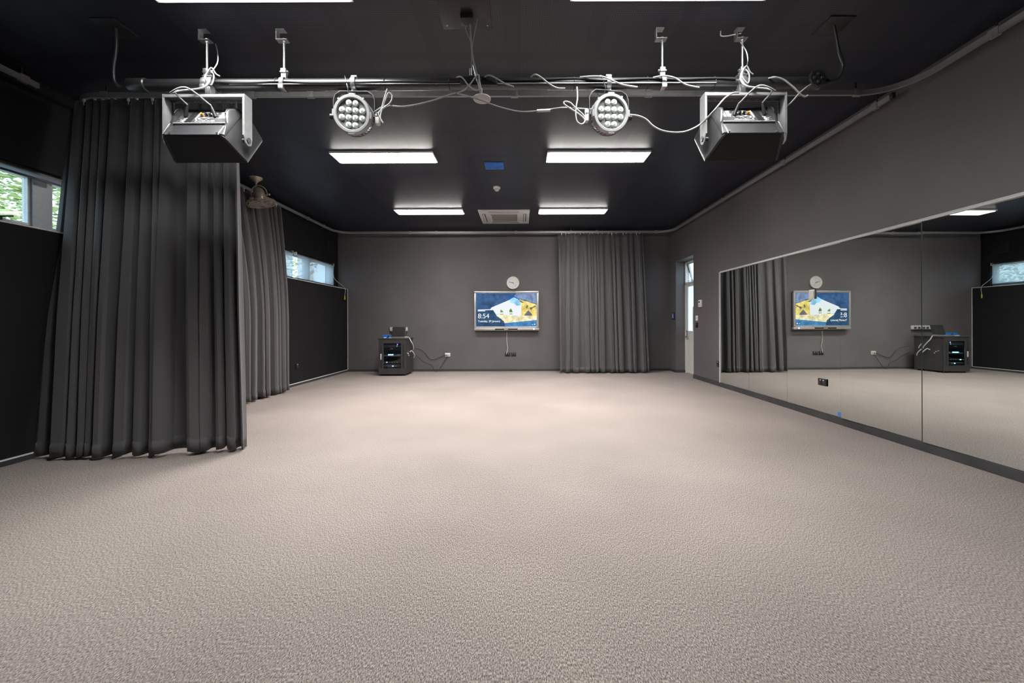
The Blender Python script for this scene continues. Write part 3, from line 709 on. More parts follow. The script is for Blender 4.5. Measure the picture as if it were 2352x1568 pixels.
# ================================================================== STAGE LIGHTS
def stage_light(loc, nrm, spin, label):
    t = thing('stage_light', label, 'stage light', loc, 'round LED stage lights on the bar')
    nrm = Vector(nrm).normalized(); up = Vector((0, 0, 1)); ux = up.cross(nrm).normalized(); uy = nrm.cross(ux).normalized()
    R3 = Matrix((ux, uy, nrm)).transposed().to_4x4() @ Matrix.Rotation(spin, 4, 'Z')
    fc = Vector(loc) + Vector((0, 0, 0)); T = Matrix.Translation(fc) @ R3
    Ro = .132
    bm = BM(); lathe(bm, [(.108, .008), (.112, .012), (.128, .012), (.134, .004), (.136, -.02), (.130, -.028), (.128, -.034), (.106, -.034), (.108, .008)], 48, T)
    for a in (PI / 2, PI, 3 * PI / 2, 0, PI * .30, PI * .75):
        w_ = .17 if a in (PI / 2, PI, 3 * PI / 2, 0) else .05
        pts = [((Ro + d) * math.cos(a + s * w_), (Ro + d) * math.sin(a + s * w_)) for d, s in ((-.004, -1), (.008, -1), (.008, 0), (.008, 1), (-.004, 1), (-.004, 0))]
        prism(bm, pts, .034, T @ Matrix.Translation((0, 0, -.024)))
    obj('front_ring', bm, 'grey_metal', t)
    bm = BM(); lathe(bm, [(0, -.004), (.110, -.004), (.110, -.012), (0, -.012)], 48, T); pl = obj('lens_plate', bm, 'lens_plate', t)
    for y, xs in ((.075, (-.5, .5)), (.025, (-1.5, -.5, .5, 1.5)), (-.025, (-1.5, -.5, .5, 1.5)), (-.075, (-.5, .5))):
        for x in xs:
            L_ = T @ Matrix.Translation((x * .0485, y, -.004))
            bm = BM(); lathe(bm, [(.0215, 0), (.0215, .005), (.019, .009), (.012, .012), (0, .013)], 20, L_); ln = obj('lens', bm, 'lens', pl)
            bm = BM(); lathe(bm, [(0, .0136), (.005, .0134), (.007, .0128), (.0072, .011)], 12, L_); obj('lens_core', bm, 'lens_core', ln)
    bm = BM(); lathe(bm, [(.118, -.030), (.112, -.085), (.095, -.13), (.085, -.135), (0, -.135)], 40, T); bd = obj('housing', bm, 'satin_black', t)
    bm = BM()
    for k in range(30):
        a = 2 * PI * k / 30
        M_ = T @ Matrix.Rotation(a, 4, 'Z') @ Matrix.Rotation(PI / 2, 4, 'X') @ Matrix.Translation((0, 0, -.003))
        prism(bm, [(.110, -.034), (.131, -.036), (.128, -.09), (.105, -.135), (.09, -.132)], .006, M_)
    torus(bm, .129, .005, 40, 6, T @ Matrix.Translation((0, 0, -.085)))
    obj('cooling_fins', bm, 'grey_metal', bd)
    # yoke: flat strap from the bar down both sides
    yb = ux.copy(); yb.z = 0; yb.normalize(); ctr = fc - nrm * .055; hw = .148
    zt = ZBAR - RB - .018; zp = ctr.z
    prof = [(-hw, zp - .02), (-hw, zt - .06), (-hw + .015, zt - .022), (-hw + .05, zt), (hw - .05, zt), (hw - .015, zt - .022), (hw, zt - .06), (hw, zp - .02)]
    bm = BM(); yd = Vector((-yb.y, yb.x, 0)); rings = []
    for i, (a, z) in enumerate(prof):
        f = (z - zp) / (zt - zp); base = Vector((ctr.x, ctr.y, 0)).lerp(Vector((ctr.x, YBAR, 0)), max(0, min(1, f)))
        i0, i1 = max(0, i - 1), min(len(prof) - 1, i + 1); d = Vector((prof[i1][0] - prof[i0][0], prof[i1][1] - prof[i0][1])).normalized(); n2 = Vector((-d.y, d.x))
        ring = []
        for sx, sw in ((-1, -1), (1, -1), (1, 1), (-1, 1)):
            aa, zz = a + n2.x * .0025 * sx, z + n2.y * .0025 * sx
            ring.append(bm.verts.new(base + yb * aa + Vector((0, 0, zz)) + yd * (sw * .019)))
        rings.append(ring)
    for a_, b_ in zip(rings, rings[1:]):
        for k in range(4): bm.faces.new((a_[k], a_[(k + 1) % 4], b_[(k + 1) % 4], b_[k]))
    bm.faces.new(rings[0][::-1]); bm.faces.new(rings[-1])
    yk = obj('yoke', bm, 'satin_black', t)
    for s in (-1, 1):
        bm = BM(); p = Vector((ctr.x, ctr.y, zp)) + yb * (s * hw)
        cyl(bm, p - yb * s * .02, p + yb * s * .035, .010, 12); cyl(bm, p + yb * s * .006, p + yb * s * .028, .022, 10); obj('tilt_knob', bm, 'black_plastic', yk)
    bm = BM(); cx_ = ctr.x
    torus(bm, RB + .007, .006, 28, 6, Matrix.Translation((cx_, YBAR, ZBAR)) @ Matrix.Rotation(PI / 2, 4, 'Y') @ Matrix.Scale(3.2, 4, (0, 0, 1)))
    bbox(bm, cx_ - .018, cx_ + .018, YBAR - .018, YBAR + .018, zt, ZBAR - RB + .002, .003); cyl(bm, (cx_, YBAR, zt - .03), (cx_, YBAR, zt + .005), .009, 8); bbox(bm, cx_ - .02, cx_ + .022, YBAR - .022, YBAR + .012, ZBAR + RB, ZBAR + RB + .016, .003)
    obj('clamp', bm, 'galvanised', t)
    bm = BM(); sx = cx_ - .06
    tube(bm, [(sx + .02, YBAR - .045, ZBAR - .02), (sx, YBAR - .03, ZBAR + .046), (sx - .02, YBAR + .035, ZBAR + .02), (sx - .01, YBAR + .02, ZBAR - .07), (sx + .015, YBAR - .02, ZBAR - .115), (sx + .03, YBAR - .045, ZBAR - .06), (sx + .02, YBAR - .045, ZBAR - .02)], .0028, 6)
    obj('safety_cable', bm, 'steel', t)
    # rear connector
    s = 1 if loc[0] < 0 else -1
    p = ctr + yb * (s * .165) - Vector((0, 0, .0)); bm = BM(); bbox(bm, p.x - .014, p.x + .014, p.y - .02, p.y + .02, p.z - .055, p.z + .03, .005); obj('power_plug', bm, 'offwhite', yk)
    return t
P1 = P(808.7, 262, 2.82); P2 = P(1403, 260, 2.82)
stage_light(P1, (.03, -.96, -.14), -.07, 'round twelve lens stage light on the left half of lighting bar')
stage_light(P2, (.14, -.96, -.14), .05, 'round twelve lens stage light on the right half of lighting bar')

# ================================================================== SPEAKERS (local frame: u = x, n = along the baffle normal, s = up the baffle)
def speaker(cx, label, side):
    base = Vector((cx, 2.85, CAM_H + 1.175))
    t = thing('speaker', label, 'speaker', base, 'wedge speakers hung from the bar')
    en = Vector((0, .82, -.572)).normalized(); es = Vector((0, .572, .82)).normalized()
    def W(u, n, s): return base + Vector((u, 0, 0)) + en * n + es * s
    hw0, hw1, dep, hs = .262, .205, .215, .330
    # cabinet: section rows from front to rear, with the rear corners rounded
    secs = []
    for n, hw in ((0, hw0), (-.02, hw0 + .002), (-.05, .252), (-.10, .239), (-.15, .226), (-.185, .215), (-.202, .203), (-.213, .186), (-.215, .165)): secs.append((n, hw))
    top = lambda n: .285 + (.045) * min(1, -n / .11)
    bm = BM(); L_ = []
    for n, hw in secs:
        s1 = top(n); L_.append([bm.verts.new(W(-hw, n, 0)), bm.verts.new(W(hw, n, 0)), bm.verts.new(W(hw, n, s1)), bm.verts.new(W(-hw, n, s1))])
    for a, b in zip(L_, L_[1:]):
        for k in range(4): bm.faces.new((a[k], a[(k + 1) % 4], b[(k + 1) % 4], b[k]))
    bm.faces.new(L_[0]); bm.faces.new(L_[-1][::-1])
    cab = obj('cabinet', bm, 'satin_black', t)
    bm = BM(); q = [W(-hw0 + .012, .006, .012), W(hw0 - .012, .006, .012), W(hw0 - .012, .006, .272), W(-hw0 + .012, .006, .272)]; q2 = [p - en * .010 for p in q]
    A = [bm.verts.new(p) for p in q]; B = [bm.verts.new(p) for p in q2]; bm.faces.new(A)
    for i in range(4): bm.faces.new((A[i], A[(i + 1) % 4], B[(i + 1) % 4], B[i]))
    obj('grille', bm, 'grille_black', t)
    # near-black sheet that puts the shade of the underside into its colour
    bm = BM(); q = [W(-.185, -.205, -.003), W(.185, -.205, -.003), W(.250, -.004, -.003), W(-.250, -.004, -.003)]
    A = [bm.verts.new(p) for p in q]; B = [bm.verts.new(p + es * .004) for p in q]; bm.faces.new(A)
    for i in range(4): bm.faces.new((A[i], A[(i + 1) % 4], B[(i + 1) % 4], B[i]))
    obj('underside_shade', bm, 'grille_black', t, smooth=False)
    # cheeks that frame the recessed rear panel
    for sgn in (-1, 1):
        bm = BM(); ua, ub = sgn * .200, sgn * .183
        pr = [(-.19, .004), (-.2165, .004), (-.2165, .105), (-.226, .125), (-.262, .19), (-.268, .225), (-.262, .25), (-.225, .325), (-.19, .33)]
        A = [bm.verts.new(W(sgn * (.218 + (n + .19) * .42), n, s)) for n, s in pr]; B = [bm.verts.new(W(ub, n, s)) for n, s in pr]
        bm.faces.new(A); bm.faces.new(B[::-1])
        for i in range(len(pr)): j = (i + 1) % len(pr); bm.faces.new((A[i], A[j], B[j], B[i]))
        bmesh.ops.bevel(bm, geom=[e for e in bm.edges if e.verts[0] in A and e.verts[1] in A], offset=.012, segments=3, affect='EDGES', profile=.5)
        obj('cheek', bm, 'dark_steel', t)
    # bright rim below the panel, then the panel
    def slab(u0, u1, s0, s1, n0, n1):
        b_ = BM(); v = [b_.verts.new(W(u, n, s)) for s in (s0, s1) for n in (n0, n1) for u in (u0, u1)]
        for f in ((0, 2, 3, 1), (4, 5, 7, 6), (0, 1, 5, 4), (2, 6, 7, 3), (0, 4, 6, 2), (1, 3, 7, 5)): b_.faces.new([v[i] for i in f])
        return b_
    bm = slab(-.183, .183, .126, .134, -.226, -.21); merge(bm, slab(-.183, .183, .318, .325, -.226, -.21)); obj('panel_rim', bm, 'grey_metal', t, smooth=False)
    ap = obj('amplifier_panel', slab(-.182, .182, .134, .318, -.219, -.212), 'amp_panel', t, smooth=False)
    rnd = random.Random(5); bm = BM(); bs = BM()
    def mir(u): return u * side
    # printed legends
    for (u0, u1, s0, s1) in ((-.065, -.055, .19, .285), (-.05, .09, .158, .163), (-.05, .09, .205, .209), (-.05, .02, .262, .266), (.10, .112, .20, .285), (.118, .124, .20, .285), (.132, .150, .20, .285)):
        a_, b_ = sorted((mir(u0), mir(u1))); merge(bm, slab(a_, b_, s0, s1, -.2206, -.2185))
    for i in range(58):
        u = rnd.uniform(-.055, .095); s = rnd.uniform(.150, .285); a_, b_ = sorted((mir(u), mir(u + rnd.uniform(.004, .016)))); merge(bm, slab(a_, b_, s, s + rnd.uniform(.002, .006), -.2206, -.2185))
    for i in range(10):
        u = rnd.uniform(-.165, -.13); s = rnd.uniform(.15, .20); a_, b_ = sorted((mir(u), mir(u + .012))); merge(bm, slab(a_, b_, s, s + .005, -.2206, -.2185))
    obj('legend', bm, 'print_white', ap, smooth=False)
    for k, (u, s) in enumerate(((-.03, .235), (.0, .24), (.03, .235), (.06, .24))):
        bm = BM(); cyl(bm, W(mir(u), -.218, s), W(mir(u), -.238, s), .010, 12, .008); obj('knob', bm, 'orange' if k in (0, 3) else 'black_plastic', ap)
    bm = BM()
    for u in (-.17, -.085, 0, .085, .17):
        for s in (.138, .312): cyl(bm, W(u, -.218, s), W(u, -.225, s), .005, 8)
    for s in (.19, .25):
        for u in (-.172, .172): cyl(bm, W(u, -.218, s), W(u, -.225, s), .005, 8)
    obj('screws', bm, 'steel', ap)
    bm = BM(); a_ = mir(-.10)
    for i in range(7): b0, b1 = sorted((mir(-.115 + i * .006), mir(-.112 + i * .006))); merge(bm, slab(b0, b1, .145, .305, -.2225, -.218))
    obj('heat_ribs', bm, 'black_plastic', ap, smooth=False)
    # plugs and their leads up to the clamp
    for (u, s, du) in ((-.145, .225, .02), (.075, .215, -.02)):
        a0 = W(mir(u), -.220, s); a1 = W(mir(u + du * 1.2), -.275, s + .055)
        bm = BM(); cyl(bm, a0, a0.lerp(a1, .65), .013, 12, .011); cyl(bm, a0.lerp(a1, .65), a1, .010, 12, .006); obj('plug', bm, 'black_plastic', ap)
    zc = ZBAR - .02
    for u, s, n_ in ((-.121, .28, 0), (.051, .27, 1)):
        st = W(mir(u), -.275, s)
        mid = Vector((cx + mir(-.15), 2.72, st.z + .05)) if n_ == 0 else Vector((cx + mir(-.02), 2.66, st.z + .055))
        pts = [st, mid, Vector((cx + mir(-.10), 2.74, st.z + .075)), Vector((cx + mir(-.01), 2.775, zc - .06)), Vector((cx + mir(.02), 2.80, zc))]
        if n_: pts = [st, mid, Vector((cx + mir(-.13), 2.66, st.z + .02)), Vector((cx + mir(-.12), 2.72, st.z + .07)), Vector((cx, 2.77, zc - .06)), Vector((cx + mir(.03), 2.80, zc + .01))]
        bm = BM(); tube(bm, pts, .0055, 8); obj('lead', bm, 'cable_grey', t)
    # corner bolts of the cabinet
    bm = BM()
    for u in (-.15, .17): cyl(bm, W(mir(u), -.21, .012), W(mir(u), -.225, .012), .006, 8)
    obj('bolts', bm, 'steel', cab)
    # hanging bracket: inverted U channel
    zt = CAM_H + 1.635; ya, yb_ = 2.775, 2.855; ha = .288
    bm = BM(); bbox(bm, -ha + cx, ha + cx, ya, ya + .006, zt - .024, zt, .002)          # front lip
    bbox(bm, -ha + cx, ha + cx, ya, yb_, zt - .006, zt, .002); bbox(bm, -ha + cx, ha + cx, yb_ - .006, yb_, zt - .024, zt, .002)
    br = obj('hanging_bracket', bm, 'grey_metal', t)
    for sgn in (-1, 1):
        bm = BM(); xo = cx + sgn * ha; pts = [(ya, zt), (yb_, zt), (yb_, CAM_H + 1.335), ((ya + yb_) / 2 + .03, CAM_H + 1.295), ((ya + yb_) / 2, CAM_H + 1.280), ((ya + yb_) / 2 - .03, CAM_H + 1.295), (ya, CAM_H + 1.335)]
        M_ = Matrix(((0, 0, 1, xo - .003), (1, 0, 0, 0), (0, 1, 0, 0), (0, 0, 0, 1)))
        prism(bm, pts, .006, M_)
        for yy in (ya, yb_ - .004): box(bm, xo - (.012 if sgn > 0 else -.003), xo + (.003 if sgn < 0 else -.003) + (.009 if sgn < 0 else 0), yy, yy + .004, CAM_H + 1.345, zt - .026)
        am = obj('bracket_arm', bm, 'grey_metal', t, smooth=False)
        bm = BM(); py_, pz_ = (ya + yb_) / 2, CAM_H + 1.32
        cyl(bm, (xo + sgn * .002, py_, pz_), (xo - sgn * .035, py_, pz_), .014, 14); cyl(bm, (xo + sgn * .002, py_, pz_), (xo + sgn * .012, py_, pz_), .020, 14); obj('pivot_bolt', bm, 'dark_steel', am)
    # white slabs painted in for light showing through holes in the bracket web
    bm = BM()
    for i in range(9):
        x = cx - .24 + i * .06
        bbox(bm, x - (.012 if i % 4 == 0 else .006), x + (.012 if i % 4 == 0 else .006), yb_ - .0065, yb_ - .0055, zt - .018, zt - .012, .0004, 1)
    obj('bracket_hole_light', bm, 'print_white', br, smooth=False)
    # clamp that grips the bar
    bm = BM()
    torus(bm, RB + .008, .007, 28, 6, Matrix.Translation((cx, YBAR, ZBAR)) @ Matrix.Rotation(PI / 2, 4, 'Y') @ Matrix.Scale(3.4, 4, (0, 0, 1)))
    bbox(bm, cx - .022, cx + .022, YBAR - .055, YBAR - .01, zt, ZBAR - RB + .01, .004); cyl(bm, (cx, YBAR - .035, zt - .03), (cx, YBAR - .035, zt + .03), .010, 10)
    bbox(bm, cx - .024, cx + .024, YBAR - RB - .022, YBAR - RB + .002, ZBAR - .035, ZBAR + .02, .004); cyl(bm, (cx - .035, YBAR - .055, ZBAR + .03), (cx + .035, YBAR - .055, ZBAR + .03), .006, 8)
    obj('bar_clamp', bm, 'galvanised', t)
    bm = BM(); bx = cx + .02
    tube(bm, [(bx - .02, YBAR - .05, ZBAR - .06), (bx - .04, YBAR - .06, ZBAR + .01), (bx - .01, YBAR - .05, ZBAR + .075), (bx + .025, YBAR - .055, ZBAR + .03), (bx + .01, YBAR - .065, ZBAR - .04), (bx - .03, YBAR - .06, ZBAR + .02), (bx + .005, YBAR - .055, ZBAR + .09), (bx + .035, YBAR - .05, ZBAR + .05), (bx + .06, YBAR - .045, ZBAR + .036)], .005, 8)
    obj('coiled_lead', bm, 'cable_grey', t)
    bm = BM(); tube(bm, [(cx + .015, YBAR, ZBAR + .30), (cx + .045, YBAR - .02, ZBAR + .22), (cx + .05, YBAR - .03, ZBAR + .14), (cx + .02, YBAR - .05, ZBAR + .06)], .004, 6); obj('safety_cable', bm, 'steel', t)
    return t
speaker(-2.252, 'black wedge speaker hung under the left end of lighting bar', 1)
speaker(1.592, 'black wedge speaker hung under the right end of lighting bar', -1)

# ================================================================== LOOSE CABLES ON THE BAR
def cable(label, pp, r=.0055, m='cable_grey', Y=2.80, ends=True, name='cable'):
    pts = []
    for q in pp: pts.append(P(q[0], q[1], q[2] if len(q) > 2 else Y))
    bm = BM(); tube(bm, pts, r, 8)
    o = obj(name, bm, m); tag(o, label, 'cable'); return o
cable('pale signal cable swagging from left stage light to the middle of bar', [(858, 258, 2.86), (885, 243, 2.82), (930, 244), (985, 233), (1046, 213)], .0045, 'cable_grey', 2.80)
cable('pale signal cable sagging from middle of bar to right stage light', [(1050, 214), (1095, 227, 2.77), (1150, 246), (1195, 256), (1240, 254), (1275, 249), (1300, 247), (1362, 251, 2.86)], .0045, 'cable_grey', 2.80)
bm = BM(); cyl(bm, P(1233, 254.5, 2.80), P(1264, 253, 2.80), .010, 10); tag(obj('cable_joiner', bm, 'cable_white'), 'white inline joiner on the sagging signal cable', 'connector')
cable('grey looped lead tied beside the left stage light', [(889, 205, 2.83), (884, 222), (876, 250), (870, 262), (880, 282), (874, 268), (882, 238), (892, 214), (901, 220), (896, 236), (878, 250), (866, 262, 2.86)], .0055)
cable('grey lead hanging in a loop left of the right stage light', [(1325, 200, 2.83), (1326, 225), (1322, 255), (1325, 278), (1336, 285), (1343, 276), (1330, 262), (1308, 248), (1295, 238), (1298, 233), (1310, 236), (1322, 248), (1338, 262), (1344, 272)], .0055)
cable('pale cable drooping from right stage light to right speaker bracket', [(1446, 263, 2.84), (1466, 266), (1484, 274), (1500, 289), (1522, 300), (1552, 304), (1580, 300), (1610, 284), (1640, 254, 2.70), (1662, 228, 2.70), (1682, 214, 2.72), (1696, 213, 2.75)], .006)
cable('black cable clipped along the front of lighting bar, left half', [(484, 187), (560, 190), (640, 187), (720, 190), (800, 189), (890, 187), (960, 187), (1035, 187), (1065, 183)], .0042, 'cable_black', 2.824)
cable('black cable clipped along the front of lighting bar, right half', [(1110, 175), (1150, 182), (1230, 183), (1320, 179), (1390, 184), (1487, 180), (1560, 182), (1640, 179), (1690, 181)], .005, 'cable_black', 2.824)
cable('grey lead arching from pipe just right of the hanging bundle', [(1112, 177, 2.82), (1124, 173), (1142, 181), (1160, 192), (1180, 199)], .0055)
cable('grey lead arching over pipe between bundle and right stage light', [(1219, 177, 2.83), (1229, 171), (1242, 177), (1262, 193), (1280, 202), (1298, 203)], .0055)
cable('grey lead arching over pipe above the right stage light', [(1332, 177, 2.83), (1360, 175), (1385, 176), (1405, 184), (1430, 194), (1464, 200)], .0055)
cable('grey lead arching over pipe right of the right rod', [(1500, 178, 2.83), (1525, 174), (1550, 179), (1575, 194), (1606, 201)], .0055)
cable('grey lead crossing in front of the hanging bundle, looped', [(1052, 213), (1068, 205), (1082, 190), (1092, 176), (1099, 172), (1101, 185), (1105, 205), (1106, 218)], .005, 'cable_grey', 2.79)
cable('grey lead bowed below pipe under the hanging bundle', [(1049, 177, 2.82), (1058, 176), (1066, 183), (1076, 196), (1090, 206), (1098, 207), (1104, 203)], .005, 'cable_grey', 2.785)
cable('grey lead arching over pipe right of the right speaker', [(1765, 180, 2.83), (1780, 177), (1800, 183), (1822, 200), (1836, 214), (1848, 222), (1856, 219)], .006)
cable('grey lead with clip from round socket to the right speaker', [(1798, 250, 2.86), (1812, 240), (1822, 230), (1836, 214), (1850, 202), (1862, 194, 2.81)], .0055)
cable('thin cable linking ceiling to top of the rod above right speaker', [(1655, 72, 2.88), (1656, 82, 2.87), (1668, 83, 2.87), (1684, 80, 2.87), (1702, 77, 2.87)], .004)

# ================================================================== MIRRORS
YS = [6.74 - .85 * i for i in range(8)]
MZ0, MZ1, XM = .083, 1.958, XR - .006
names = ['tall mirror panel nearest the door, by the black wall outlet', 'second mirror panel from the door, reflecting the curtain middle', 'third mirror panel, reflecting the clock and holding a black outlet', 'fourth mirror panel, reflecting blank wall right of display', 'fifth mirror panel at right edge of photo, reflecting the equipment rack', 'sixth mirror panel from the door, right beside the camera', 'seventh mirror panel from the door, last of the row']
tilts = [.012, .012, .0152, .020, .0145, .0145, .0145]
for i in range(7):
    y1, y0 = YS[i] - .005, YS[i + 1] + .005
    t = thing('mirror_panel', names[i], 'mirror', (XR, (y0 + y1) / 2, MZ0), 'wall mirror panels')
    hl = (y1 - y0) / 2; off = math.sin(tilts[i]) * hl + .008
    bm = BM(); box(bm, -.0025 - off, .0025 - off, -hl, hl, 0, MZ1 - MZ0)
    for f in bm.faces: f.material_index = 0 if abs(f.calc_center_median().x + .0025 + off) < 1e-5 else 1
    o = obj('glass_sheet', bm, ['mirror', 'mirror_edge'], t, smooth=False, world=False); o.rotation_euler = (0, 0, tilts[i])
    if i < 6:
        bm = BM(); box(bm, -.0040 - off, -.0024 - off, -hl, -hl + .009, 0, MZ1 - MZ0); e = obj('dark_edge', bm, 'mirror_edge', t, smooth=False, world=False); e.rotation_euler = (0, 0, tilts[i])
        bm = BM(); box(bm, -.0050 - off, -.0024 - off, -hl - .004, -hl, 0, MZ1 - MZ0); e = obj('polished_edge', bm, 'steel', t, smooth=False, world=False); e.rotation_euler = (0, 0, tilts[i])
bm = BM(); v = [bm.verts.new((x, y, z)) for y in (YS[-1], YS[0] + .016) for x, z in ((XR, MZ1), (XR - .036, MZ1), (XR - .036, MZ1 + .004), (XR - .010, MZ1 + .030), (XR, MZ1 + .030))]
bm.faces.new(v[:5][::-1]); bm.faces.new(v[5:])
for i in range(5): j = (i + 1) % 5; bm.faces.new((v[i], v[j], v[5 + j], v[5 + i]))
struct('trim_4', bm, 'white_trim', 'white channel along top of the mirrors')
bm = BM(); box(bm, XR - .032, XR, YS[0], YS[0] + .016, MZ0 - .004, MZ1); struct('trim_5', bm, 'white_trim', 'white channel up the far side of the mirrors')
# items on the mirror
def mirror_x(y):
    i = [k for k in range(7) if YS[k + 1] <= y <= YS[k]][0]; hl = (YS[i] - YS[i + 1]) / 2 - .005; t_ = y - (YS[i] + YS[i + 1]) / 2
    return XR - (math.sin(tilts[i]) * hl + .008) - .0025 - t_ * math.sin(tilts[i])
def wall_plate(name, c, w_, h_, d_, face, label, cat, m, buttons=(), bm_mat='white_plastic', group=None):
    """c centre on the wall; face: 'x' looks -X, 'X' looks +X, 'y' looks -Y"""
    t = thing(name, label, cat, c, group)
    c = Vector(c)
    R = {'y': Matrix.Identity(4), 'x': Matrix.Rotation(-PI / 2, 4, 'Z'), 'X': Matrix.Rotation(PI / 2, 4, 'Z')}[face]
    M_ = Matrix.Translation(c) @ R
    q = BM(); bbox(q, -w_ / 2, w_ / 2, -d_, 0, -h_ / 2, h_ / 2, min(.004, d_ / 3)); bm = BM(); merge(bm, q, M_); obj('plate', bm, m, t)
    for (nm, u, v, bw, bh, mm) in buttons:
        q = BM(); bbox(q, u - bw / 2, u + bw / 2, -d_ - .004, -d_ + .001, v - bh / 2, v + bh / 2, .0015, 1); bm = BM(); merge(bm, q, M_); obj(nm, bm, mm, t)
    return t
sock = lambda mm, sw: (('socket_face', -.032, -.006, .034, .034, mm), ('socket_face', .032, -.006, .034, .034, mm), ('switch', -.022, .022, .016, .011, sw), ('switch', .022, .022, .016, .011, sw))
wall_plate('power_outlet', (mirror_x(4.51) + .001, 4.45, .425), .125, .080, .012, 'x', 'black power outlet mounted on the mirror near its foot', 'power outlet', 'black_plastic', sock('satin_black', 'white_plastic'))
t = wall_plate('wall_box', (mirror_x(4.64), 4.60, 1.432), .09, .11, .014, 'x', 'small white box fixed to the mirror, in front of the reflected display', 'box', 'white_plastic', (('lid', 0, 0, .08, .09, 'offwhite'),))
bm = BM(); mx_ = mirror_x(4.225); box(bm, mx_ - .002, mx_ + .001, 4.205, 4.245, .088, .135); tag(obj('sticker', bm, 'sticker_blue', None, False), 'tiny blue sticker at the foot of a mirror joint', 'sticker')
# right wall fittings
wall_plate('power_outlet', (XR, 6.855, .385), .075, .10, .012, 'x', 'black outlet low on the right wall touching the mirror edge', 'power outlet', 'black_plastic', (('switch', .01, .028, .018, .012, 'white_plastic'), ('socket_face', 0, -.012, .04, .04, 'satin_black')))
wall_plate('thermostat', (XR, 7.52, 1.475), .13, .135, .022, 'x', 'white thermostat with small dark screen on right wall', 'thermostat', 'white_plastic', (('screen', -.015, .03, .045, .03, 'tv_dark'), ('keypad', 0, -.03, .08, .03, 'offwhite')))
wall_plate('light_switch', (XR, 7.675, 1.195), .09, .10, .012, 'x', 'white switch plate on right wall beside the door recess', 'switch', 'white_plastic', (('rocker', 0, .005, .03, .04, 'offwhite'),))
wall_plate('light_switch', (XR, 7.68, 1.06), .09, .095, .014, 'x', 'black switch plate on right wall below the white one', 'switch', 'black_plastic', (('rocker', -.01, .02, .02, .014, 'offwhite'), ('rocker', -.01, -.004, .02, .014, 'satin_black')))
# blue sign by the door
t = wall_plate('wall_sign', (XR, 8.885, 1.265), .17, .165, .006, 'x', 'small blue sign with white symbol on dark wall left of the door', 'sign', 'black_plastic')
bm = BM(); box(bm, XR - .0085, XR - .006, 8.835, 8.935, 1.195, 1.335); sb = obj('blue_field', bm, 'sign_blue', t, smooth=False)
bm = BM(); M_ = Matrix.Translation((XR - .0105, 8.885, 1.265)) @ Matrix.Rotation(-PI / 2, 4, 'Z') @ Matrix.Rotation(PI / 2, 4, 'X')
prism(bm, [(-.008, .055), (.010, .058), (.012, .035), (.030, .010), (.022, .004), (.006, .020), (.012, -.012), (.030, -.050), (.016, -.055), (-.002, -.018), (-.02, -.052), (-.034, -.046), (-.012, -.004), (-.014, .02), (-.030, .012), (-.034, .024), (-.010, .040)], .002, M_); obj('white_symbol', bm, 'white_plastic', sb, smooth=False)
# left wall: outlet and vent
wall_plate('power_outlet', (XLL, 7.03, .355), .075, .085, .02, 'X', 'black outlet low on left wall beside the curtain', 'power outlet', 'black_plastic', (('switch', 0, .026, .022, .012, 'white_plastic'), ('socket_face', 0, -.012, .04, .04, 'satin_black')))
t = thing('air_vent', 'black louvred vent high on left wall above the far window', 'vent', (XLU, 8.72, 2.83), None)
bm = BM(); bbox(bm, XLU, XLU + .012, 8.56, 8.88, 2.66, 2.98, .003); obj('frame', bm, 'vent_black', t)
for i in range(7):
    bm = BM(); z = 2.69 + i * .042; q = BM(); box(q, 0, .014, -.14, .14, -.014, -.010); merge(bm, q, Matrix.Translation((XLU + .012, 8.72, z + .02)) @ Matrix.Rotation(.5, 4, 'Y')); obj('slat', bm, 'black_plastic', t, smooth=False)

# ================================================================== BACK WALL: display, clock, outlets
tx0, tx1, tz0, tz1, tyb, tyf = -1.10, .385, .945, 1.845, YB, YB - .10
t = thing('display_screen', 'large silver framed wall display showing a beach picture and the time', 'display', ((tx0 + tx1) / 2, YB, tz0))
bm = BM(); bbox(bm, tx0 + .06, tx1 - .06, YB - .05, YB, tz0 + .08, tz1 - .06, .004); obj('wall_mount', bm, 'black_plastic', t)
bm = BM(); f = .045
bbox(bm, tx0, tx1, tyf, tyf + .055, tz1 - f, tz1, .008); bbox(bm, tx0, tx0 + f, tyf, tyf + .055, tz0 + .055, tz1 - .01, .008); bbox(bm, tx1 - f, tx1, tyf, tyf + .055, tz0 + .055, tz1 - .01, .008); bbox(bm, tx0, tx1, tyf, tyf + .055, tz0 + .055, tz0 + .09, .008)
obj('frame', bm, 'tv_silver', t)
bm = BM(); bbox(bm, tx0 + .005, tx1 + .01, tyf - .01, tyf + .06, tz0, tz0 + .058, .010); bar = obj('lower_bar', bm, 'tv_silver', t)
bm = BM(); box(bm, tx0 + .48, tx0 + 1.0, tyf - .0115, tyf - .009, tz0 + .014, tz0 + .044); obj('dark_strip', bm, 'tv_dark', bar, smooth=False)
bm = BM()
for i, w_ in enumerate((.012, .008, .008, .010, .006, .008, .009)): box(bm, -.405 + i * .0125, -.405 + i * .0125 + w_ * .85, tyf - .0128, tyf - .0112, tz0 + .020, tz0 + .020 + (.018 if i in (0, 5) else .013))
obj('maker_mark', bm, 'white_plastic', bar, smooth=False)
bm = BM(); box(bm, tx1 - .125, tx1 - .10, tyf - .0125, tyf - .009, tz0 + .020, tz0 + .038); obj('power_light', bm, 'led_cyan', bar, smooth=False)
sx0, sx1, sz0, sz1 = tx0 + f, tx1 - f, tz0 + .09, tz1 - f; ys = tyf + .022
bm = BM(); box(bm, sx0, sx1, ys, ys + .03, sz0, sz1); scr = obj('screen', bm, 'tv_dark', t, smooth=False)
SC = 1.0
